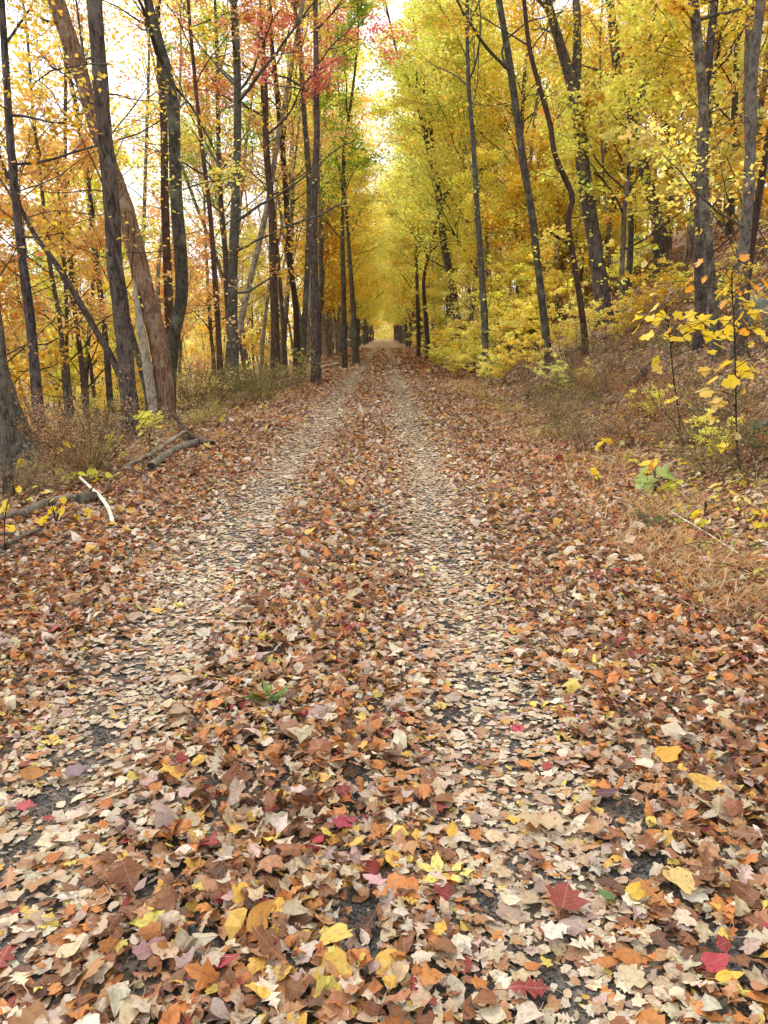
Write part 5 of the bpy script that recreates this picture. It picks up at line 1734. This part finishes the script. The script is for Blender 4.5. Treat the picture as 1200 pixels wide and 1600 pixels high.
# ------------------------------------------------------------------ leaves that stand out on the trail, and one still falling
NOTE = [
    (880, 1440, 'maple', .125, 1.2, (.27, .06, .045), 1.0, .2, .05, 'largest dull red maple leaf lying on the trail'),
    (315, 1553, 'ovate', .085, .5, (.36, .035, .05), -.6, .2, .1, 'crimson oval leaf, left of a matching pair by the bottom edge'),
    (345, 1548, 'ovate', .09, .3, (.40, .04, .055), .5, .1, -.1, 'crimson oval leaf, right of a matching pair by the bottom edge'),
    (525, 1506, 'broad', .10, .1, (.66, .48, .10), .3, .1, -.15, 'clear yellow leaf lying flat near the bottom of the trail'),
    (408, 1500, 'ovate', .11, .9, (.58, .28, .05), .4, .5, -.9, 'orange oval leaf standing on edge near the bottom of the trail'),
    (585, 1410, 'maple', .075, 2.6, (.62, .36, .38), .5, .1, .0, 'pink maple leaf right of centre low on the trail'),
    (1060, 1405, 'heart', .115, -1.5, (.62, .44, .16), .4, .0, .0, 'heart-shaped yellow-tan leaf in the lower right of the trail'),
    (944, 1436, 'broad', .055, 1.9, (.10, .20, .06), .8, .2, .1, 'only small green leaf lying on the lower right of the trail'),
    (865, 1482, 'broad', .085, .3, (.72, .66, .56), .5, .1, .1, 'nearly white leaf below the largest red maple leaf'),
    (235, 1528, 'broad', .09, .9, (.32, .17, .17), .5, .15, .1, 'dusty mauve leaf left of the crimson pair'),
    (110, 1526, 'ovate', .085, .9, (.70, .56, .34), .9, .1, .1, 'pale cream oval leaf in the lower left corner'),
    (808, 1160, 'maple', .07, .6, (.50, .05, .09), .5, .2, .0, 'bright crimson leaf on the right wheel track'),
    (943, 1262, 'ovate', .095, .2, (.12, .055, .065), 1.0, .1, .1, 'dark purple leaf on the right of the trail'),
    (1042, 1208, 'heart', .10, .4, (.62, .33, .04), .6, .2, -.3, 'orange-gold leaf at the right, above the dark purple leaf'),
    (1095, 1250, 'ovate', .14, -.5, (.62, .38, .08), .9, .3, .2, 'large curled golden leaf near the right edge'),
    (705, 1337, 'ovate', .065, 1.3, (.64, .38, .04), .5, .2, -.4, 'small golden leaf above the pale yellow sprig'),
    (850, 1312, 'oak', .20, 3.0, (.50, .37, .22), .4, .0, .0, 'big tan oak leaf lying flat on the right wheel track'),
    (497, 1338, 'ovate', .06, .8, (.46, .03, .05), .4, .1, .0, 'small red leaf left of the fallen twig mid trail'),
    (540, 1308, 'maple', .09, .6, (.36, .035, .07), .6, .1, .1, 'dark crimson maple leaf behind the fallen twig mid trail'),
    (45, 1284, 'maple', .075, .1, (.46, .06, .08), .4, .1, .0, 'rosy red maple leaf near the left edge'),
    (50, 1234, 'ovate', .11, .6, (.44, .19, .05), 1.2, .4, .3, 'curled orange-brown leaf near the left edge'),
    (122, 1226, 'broad', .095, .3, (.23, .15, .17), .3, .05, .0, 'slate purple leaf flat on the left wheel track'),
    (1113, 1546, 'heart', .075, .3, (.44, .05, .06), .8, .3, -.2, 'red leaf in the lower right corner beside a yellow one'),
    (1130, 1563, 'ovate', .08, .2, (.70, .50, .06), .5, .2, .0, 'bright yellow oval leaf in the lower right corner'),
    (965, 905, 'maple', .085, .5, (.48, .035, .06), .3, .1, .0, 'crimson leaf at the right edge of the carpet near the dry grass'),
    (992, 1430, 'broad', .065, .5, (.70, .46, .05), .8, .2, -.2, 'golden leaf just right of the small green leaf'),
    (490, 1400, 'maple', .085, -1.2, (.66, .56, .40), .4, .1, .05, 'cream maple leaf with tip down, left of the pink one'),
]
for k, (px, py, kind, s, yaw, c, curl, tx, ty, lab) in enumerate(NOTE):
    me = leaf_mesh(kind, curl * .5, curl, .025, 300 + k)
    V = np.zeros(len(me.vertices) * 3, np.float32)
    me.vertices.foreach_get('co', V)
    g = on_ground(px, py)
    o = link(kind + '_leaf', me, color=A(*c) * .9)
    lay_leaf(o, V.reshape(-1, 3), g[0], g[1], s * .88, yaw, tx, ty, .034)
    tag(o, lab, 'leaf')

g = on_ground(690, 1398)
root = thing('leaf_sprig', 'pale yellow compound leaf with several leaflets lying mid trail', 'leaf', g + A(0, 0, .062))
lm = leaf_mesh('ovate', .5, .5, .02, 400, M_LEAF, stem=False)
for x, y, s, a in ((-.01, .03, .075, 1.5), (-.035, .015, .065, 2.6), (-.02, -.02, .075, 3.9), (.035, .015, .05, .9), (.055, .0, .045, .2), (.03, -.02, .05, -1.2)):
    o = link('leaflet', lm, root, (x * 1.2, y * 1.2, .01), (.66, .58, .17))
    o.rotation_euler = (.1, -.15, a)
    o.scale = (s, s, s)
V, F = tube_batch(A([-.05, .0, .006], [0, 0, .01], [.06, .005, .012], [.10, .0, .004])[None], A([.002, .002, .0015, .001]), 5)
link('stalk', mk_mesh('stalk', V, [F], mat=M_STEM), root)
P = np.array([on_ground(*q) + A(0, 0, .05) for q in ((517, 1352), (545, 1350), (575, 1342), (600, 1330), (612, 1318))])
P, R = smooth_path(P, A(.003, .004, .004, .003, .0015), .02)
V, F = trunk_mesh(P - P[0], R, 6, .1, .1, 0, 3, cap=True)
tag(link('fallen_twig', mk_mesh('fallen_twig', V, F, mat=M_STEM, smooth=True), loc=P[0]), 'thin dark curved twig lying among the leaves mid trail', 'twig')
o = link('falling_leaf', SAPM[0], loc=at_y(972, 277, 8.0), color=(.70, .58, .12))
o.rotation_euler = (.9, .5, .4)
o.scale = (.12,) * 3
tag(o, 'single pale yellow leaf falling through the air right of the forked dark trunk', 'leaf')
o = link('falling_leaf', SAPM[2], loc=at_y(1006, 413, 7.5), color=(.72, .60, .24))
o.rotation_euler = (1.1, .7, 2.0)
o.scale = (.085,) * 3
tag(o, 'single pale yellow leaf in the air above the slender sapling', 'leaf')

# where two or three share a description, say which of them is nearer
by = {}
for r, x, y in AUTO:
    by.setdefault(r['label'], []).append((y, r))
for lab, lst in by.items():
    if 2 <= len(lst) <= 3 and len(lab.split()) <= 13:
        lst.sort(key=lambda q: q[0])
        for q, (y, r) in enumerate(lst):
            r['label'] = lab + (', nearer one', ', farther one')[q] if len(lst) == 2 else lab + (', nearest one', ', middle one', ', farthest one')[q]
